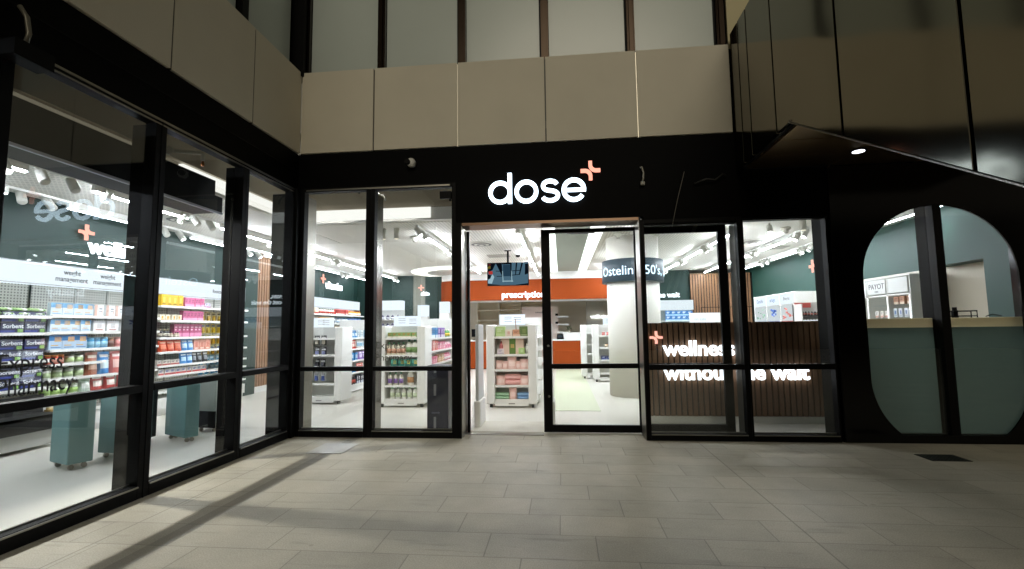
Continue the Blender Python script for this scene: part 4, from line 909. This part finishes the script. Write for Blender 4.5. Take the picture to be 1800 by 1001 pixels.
# ------------------------------------------------------------------ entrance fittings
def antenna(x, label):
    k = thing('security_gate', label, 'security gate', (x, .62, 0), 0, 'theft detection gates either side of the door')
    bevel(MB().box(-.03, .05, -.02, .42, 0, .33).build('foot', WHITE, k), .02, 3); bevel(MB().box(-.012, .03, 0, .40, .33, 1.30).box(-.014, .032, .06, .34, .9, .94).build('panel', P('#dcdfe0', .3), k), .01, 2)
    return k
antenna(2.10, 'white theft detection gate at the left of the open doorway'); antenna(3.04, 'white theft detection gate behind the edge of the sliding door')
k = thing('perfume_bin', 'tall navy display bin with pale slots standing inside the window beside the door', 'display stand', (1.505, .45, 0))
bevel(MB().box(0, .27, 0, .25, .0, .79).build('body', P('#14183a', .35), k), .004, 1)
for z in (.02, .42, .7): bx(.085, .115, -.003, 0, z, min(z+.14, .78)).build('slot', P('#9a9ca8', .3), k)
txt('stemly', .04, P('#7a80a0', .4), 'lettering', k, (.06, -.002, .2))
k = thing('bin_cylinder', 'slim dark rounded post right of the navy bin', 'post', (1.845, .5, 0)); MB().lathe([(.04, 0), (.04, .76), (.03, .79)]).build('post', P('#30302e', .4), k); MB().lathe([(.06, 0), (.06, .015)]).build('foot', P('#30302e', .4), k)
# ceiling-hung TV
tv = thing('ceiling_screen', 'wall screen hung from a black ceiling pole showing the entrance camera view', 'screen', (2.09, 4.57, 2.14))
bevel(MB().box(-.445, .44, 0, .05, 0, .495).build('casing', BLACK, tv), .004); scr = MB().box(-.43, .425, -.002, 0, .012, .483).build('display', E_('#5d8196', .62, 'screen_blue'), tv)
def scp(c, s_, polys, nm):
    m = MB()
    for k_, q in enumerate(polys): m.prism([(-.43+a*.855, .012+(1-b_)*.471) for a, b_ in q], 1, -.0034-.0001*k_, -.002)
    m.build(nm, E_(c, s_, 'screen_'+nm), scr)
scp('#141c28', .4, [[(0, 0), (.2, 0), (.12, .3), (0, .42)], [(.2, 0), (.35, 0), (.37, .55), (.36, .6)], [(.56, 0), (.60, 0), (.585, .62), (.565, .62)], [(.36, .0), (.58, .0), (.58, .06), (.36, .06)], [(.7, 0), (.74, 0), (.70, .55), (.68, .55)], [(.84, 0), (.88, 0), (.80, .55), (.77, .55)], [(.6, .35), (.82, .33), (.82, .36), (.6, .38)], [(.6, .54), (.78, .52), (.78, .55), (.6, .57)], [(.93, .05), (1, .05), (1, .5), (.92, .55)], [(.0, .5), (.09, .55), (.06, .7), (0, .72)], [(.2, .34), (.36, .36), (.36, .39), (.2, .37)], [(.22, .58), (.36, .58), (.36, .61), (.22, .61)], [(0, .93), (.3, .99), (.3, 1), (0, 1)], [(.7, .99), (1, .93), (1, 1), (.7, 1)]], 'camera_picture')
scp('#35556c', .5, [[(.38, .08), (.56, .08), (.56, .6), (.38, .6)]], 'doorway')
scp('#a8cbd8', .8, [[(.0, .78), (.12, .5), (.16, .62), (.1, .92), (0, .9)], [(.36, .36), (.375, .36), (.39, .86), (.37, .86)], [(.585, .36), (.6, .36), (.61, .86), (.59, .86)], [(.37, .8), (.62, .8), (.64, .84), (.36, .84)]], 'light_shapes')
scp('#d8c040', .9, [[(.01, .13), (.07, .13), (.07, .25), (.01, .25)]], 'yellow_tab'); scp('#c04038', .8, [[(.01, .03), (.07, .03), (.07, .09), (.01, .09)], [(.02, .36), (.12, .36), (.12, .5), (.02, .5)]], 'red_tab')
MB().box(-.02, .02, .0, .04, .495, .745).build('pole', BLACK, tv); MB().box(-.07, .07, -.04, .08, .742, .757).build('ceiling_plate', BLACK, tv)
# hanging black header box inside the left windows
k = thing('header_box', 'long black header box hung inside the left corner windows', 'header box', (-.35, -3.2, 2.5))
MB().box(-.35, 0, -2.0, 2.22, 0, .31).box(-.34, -.005, 2.22, 2.34, 0, .16).build('box', P('#0a0a0b', .5, 0, .2), k); MB().box(-.02, .004, -2.0, 2.34, -.022, -.002).build('light_trim', P('#d4d8e8', .3), k)
k = thing('sprinkler_pipe', 'grey sprinkler pipe with a brass head above the second window', 'pipe', (-.5, -1.42, 2.98)); MB().tube([(-.2, -.02, 0), (0, 0, 0), (.10, .28, .07), (.11, .30, .06), (.11, .30, .0)], .018, 10).lathe([(.04, -.01), (.04, .01)], M=Matrix.Translation((0, 0, 0)) @ Matrix.Rotation(R(80), 4, 'X')).build('pipe', P('#a8a8a0', .45), k)
MB().lathe([(.012, -.06), (.018, -.05), (.012, -.01)], .11, .30).build('head', P('#b87840', .3, .6), k)
k = thing('sprinkler_pipe', 'small sprinkler pipe above the left front window', 'pipe', (.45, .75, 3.12)); MB().tube([(0, 0, .12), (0, 0, 0)], .014).tube([(.02, 0, .1), (.28, .2, .02), (.3, .2, -.05)], .014).build('pipe', P('#5c5c56', .5), k)

# mobile display kiosks seen from behind
for (x, y, w_, d_, hh_, mat, rz, lb) in ((-1.61, -1.36, .34, .20, .65, KIOSK, -21, 'nearest duck egg green display unit on castors behind the first window'), (-1.46, -1.03, .34, .28, .65, KIOSK, -4, 'second duck egg green display unit just behind the nearest one'),
                              (-1.47, -.19, .46, .15, .65, KIOSK, -25, 'duck egg green display unit on castors behind the second window'), (-1.80, -.62, .31, .34, .65, P('#141513', .35), 0, 'black display unit at the left of the second window'), (-1.42, .22, .30, .30, .70, P('#9a9d96', .4), -8, 'grey display unit with a black base behind the second window')):
    k = thing('display_unit', lb, 'display unit', (x, y, 0), R(rz)); bevel(MB().box(0, w_, 0, d_, .055, hh_).build('carcass', mat, k), .012, 3)
    if rz == -8: MB().box(-.004, w_+.004, -.004, d_, .055, .26).build('base', BLACK, k); MB().tube([(w_+.03, 0, .06), (w_+.03, 0, .74)], .008).build('post', WHITE, k)
    for a in (.05, w_-.05):
        for b_ in (.05, d_-.05): MB().lathe([(.022, -.012), (.022, .012)], M=Matrix.Translation((a, b_, .024)) @ Matrix.Rotation(R(90), 4, 'Y')).box(a-.012, a+.012, b_-.012, b_+.012, .03, .056).build('castor', P('#9a948a', .4, .5), k)

# ------------------------------------------------------------------ ceiling lights
LM = {}
def led(x, y0, y1, who):
    k = thing('linear_light', 'lit linear lamp on '+who, 'light', (x, y0, 2.80), 0, 'linear lamps along '+who)
    L = y1-y0
    key = round(L, 2)
    if key not in LM:
        LM[key] = (MB().box(-.02, .02, 0, L, .0, .06).mesh('housing', WHITE2), MB().box(-.014, .014, .01, L-.01, -.013, -.001).mesh('diffuser', LEDM), MB().box(-.014, .014, .01, L-.01, -.010, -.001).mesh('diffuser', E_('#eef4ff', 45, 'led_strip_soft')))
    mk('housing', LM[key][0], k); mk('diffuser', LM[key][2 if 'nearest' in who else 1], k)
sp_h = {}
lensoff = MB().lathe([(.034, .0855), (.032, .089)], n=14, M=Matrix.Translation((0, 0, -.06)) @ Matrix.Rotation(R(145), 4, 'X')).mesh('lens', P('#d8d6cc', .3))
def spot(x, y, who, yaw, tilt=35, lit=True):
    k = thing('spotlight', 'white cylinder spotlight on '+who, 'light', (x, y, 2.86), yaw, 'spotlights along '+who)
    if tilt not in sp_h:
        M = Matrix.Translation((0, 0, -.06)) @ Matrix.Rotation(R(180-tilt), 4, 'X')
        sp_h[tilt] = (MB().lathe([(.042, -.07), (.045, -.06), (.045, .075), (.04, .085)], n=14, M=M).mesh('lamp_head', P('#cfcec6', .4)),
                      MB().lathe([(.034, .0855), (.032, .089)], n=14, M=M).mesh('lens', E_('#ffffff', 14, 'spot_lens')),
                      MB().box(-.012, .012, -.012, .012, -.05, .04).mesh('bracket', P('#bdbcb4', .4)))
    a, b_, c_ = sp_h[tilt]; mk('lamp_head', a, k); mk('bracket', c_, k)
    mk('lens', b_ if lit else lensoff, k)
    return k
def beam(x, y, who, target, watts, ang=70):
    k = spot(x, y, who, 0, 35); ld = bpy.data.lights.new('beam', 'SPOT'); ld.energy = watts; ld.spot_size = R(ang); ld.spot_blend = .5; ld.shadow_soft_size = .04; ld.color = (1, .96, .9)
    o = mk('beam', ld, k, (0, 0, -.12)); d = Vector(target)-Vector((x, y, 2.74)); o.rotation_euler = d.to_track_quat('-Z', 'Y').to_euler()
    k.rotation_euler = (0, 0, math.atan2(d.y, d.x)+R(90)); o.rotation_euler = (Matrix.Rotation(-k.rotation_euler.z, 3, 'Z') @ d.to_track_quat('-Z', 'Y').to_matrix()).to_euler()
    return k
def track(x, y0, y1, who, first='led', period=2.3, ledlen=1.35, yaw=R(90), tilt=35):
    t = tag(MB().box(x-.018, x+.018, y0, y1, 2.862, 2.893).build('lighting_track', WHITE2), 'white ceiling lighting track: '+who, 'track')
    y = y0+.08; ph = 0 if first == 'led' else 1
    while y < y1-.5:
        if ph == 0:
            L = min(ledlen, y1-y-.05)
            if L > .7: led(x, y, y+L, who)
            y += L+.14; ph = 1
        else:
            for q in (0, .30):
                if y+q < y1: spot(x, y+q, who, yaw+random.uniform(-.5, .5), tilt, y+q > 1.3)
            y += .30+.22; ph = 0
track(-1.87, -5.49, 11, 'the track down the middle of the left aisle', 'spot')
track(-2.87, -4.35, 9, 'the track nearest the left wall', 'led')
track(.95, 1.8, 8.2, 'the track left of the doorway', 'spot')
track(2.53, 2.2, 8.3, 'the track above the doorway aisle', 'led')
track(4.45, 1.0, 3.05, 'the short track in front of the column', 'led')
track(4.52, 4.3, 8.6, 'the track behind the column', 'spot')
track(6.1, 2.6, 9.0, 'the track between column and right wall', 'led')
track(7.38, 3.0, 9.0, 'the track beyond the right windows', 'spot', yaw=R(-90))
track(8.25, .6, 9.0, 'the track nearest the right wall', 'spot', yaw=R(-90))
for x, y, lb in ((.55, 2.0, 'first of the two hanging cylinder lamps by the left front window'), (.33, 2.0, 'left cylinder lamp of the pair by the left front window'), (7.0, 2.35, 'left of the two plain cylinder lamps high in the right window'), (7.45, 2.35, 'right of the two plain cylinder lamps high in the right window'), (5.6, 2.2, 'cylinder lamp above the slatted counter')):
    k = thing('cylinder_lamp', lb, 'light', (x, y, 2.72)); MB().lathe([(.045, 0), (.045, .17)], n=18).build('body', P('#c8c5b8', .5), k); MB().lathe([(.035, -.004), (.035, 0)], n=18).build('lens', E_('#fff4e0', 1.2, 'dim_lens'), k)
beam(-1.87, -1.72, 'the track down the middle of the left aisle', (2.4, -2.4, 0), 1000, 75)
beam(6.6, 2.6, 'the track between column and right wall', (5.2, -2.2, 0), 170, 75)
beam(2.53, 2.1, 'the track above the doorway aisle', (2.2, -2.5, 0), 90, 80)
def recess_fill(x, y, target, watts, lb):  # adds an unseen spot in the window recess to brighten the stand fronts
    k = beam(x, y, 'track', target, watts, 75); k['label'] = lb; del k['group']; k.location.z = 3.58; o = [c for c in k.children if c.name.startswith('beam')][0]
    d = Vector(target)-Vector((x, y, 3.46)); o.rotation_euler = (Matrix.Rotation(-k.rotation_euler.z, 3, 'Z') @ d.to_track_quat('-Z', 'Y').to_matrix()).to_euler()
recess_fill(-.3, .6, (-.8, 2.6, .9), 170, 'added fill spotlight, unseen high in the window recess above the left corner'); recess_fill(.7, .6, (.7, 2.2, .8), 200, 'added fill spotlight, unseen high in the window recess above the shampoo stand'); recess_fill(2.4, .6, (2.4, 2.2, .8), 200, 'added fill spotlight, unseen high in the window recess above the doorway')
beam(4.45, 1.15, 'the short track in front of the column', (4.5, 3.3, 1.2), 130, 75)
for y_ in (-.7, .4, 1.6, 2.4): beam(-1.87, y_, 'the track down the middle of the left aisle', (-2.95, y_+.1, 1.0), 60, 75)
for y_ in (1.5, 3.5, 5.2, 7.2): beam(8.25, y_, 'the track nearest the right wall', (8.72, y_+.1, 2.1), 22, 60)
def diffuser(x, y, lb):
    k = thing('air_diffuser', lb, 'vent', (x, y, 2.885)); MB().box(-.3, .3, -.3, .3, 0, .006).build('plate', P('#d8d6cc', .6), k)
    for i, r in enumerate((.2, .15, .10, .05)): MB().lathe([(r, -.006-.004*i), (r-.02, -.001-.004*i)], n=28).build('ring', P('#5a5a55', .5) if i % 2 == 0 else P('#e0ded4', .5), k)
diffuser(1.67, 3.7, 'round ceiling air diffuser left of the hanging screen'); diffuser(7.0, 4.35, 'round ceiling air diffuser in the right window'); diffuser(5.6, 7.6, 'round ceiling air diffuser above the oak slat wall')
diffuser(-2.3, .9, 'round ceiling air diffuser over the left shelving')
tag(bx(1.55, 2.05, 5.1, 5.5, 2.882, 2.892).build('return_grille', P('#9c9a90', .6)), 'plain grey return air grille behind the hanging screen', 'vent'); tag(bx(7.35, 8.0, 5.0, 5.4, 2.882, 2.892).build('return_grille', P('#a8a69c', .6)), 'grey rectangular return air grille near the right wall', 'vent')
for x, y, lb in ((.62, 2.75, 'white smoke detector above the shampoo stand'), (7.03, 3.0, 'white smoke detector in the right window'), (-1.0-.95, .15, 'white smoke detector above the left aisle'), (3.62+.6, 3.0, 'small white ceiling detector right of the light tray')):
    k = thing('smoke_detector', lb, 'detector', (x, y, 2.8)); MB().lathe([(.03, 0), (.045, .02), (.05, .05), (.075, .055), (.078, .09)], n=20).build('body', P('#d0cec2', .5), k); MB().lathe([(.032, -.003), (.032, .004)], n=16).build('sensor', P('#6a685e', .5), k)
k = thing('dome_camera', 'white ceiling dome camera right of the hanging screen pole', 'camera', (2.27, 5.0, 2.80)); MB().lathe([(.07, .05), (.075, .095)], n=20).build('base', WHITE2, k); MB().lathe([(.015, 0), (.045, .015), (.055, .05)], n=20).build('dome', BLACK, k)
print('script', len(bpy.data.objects))
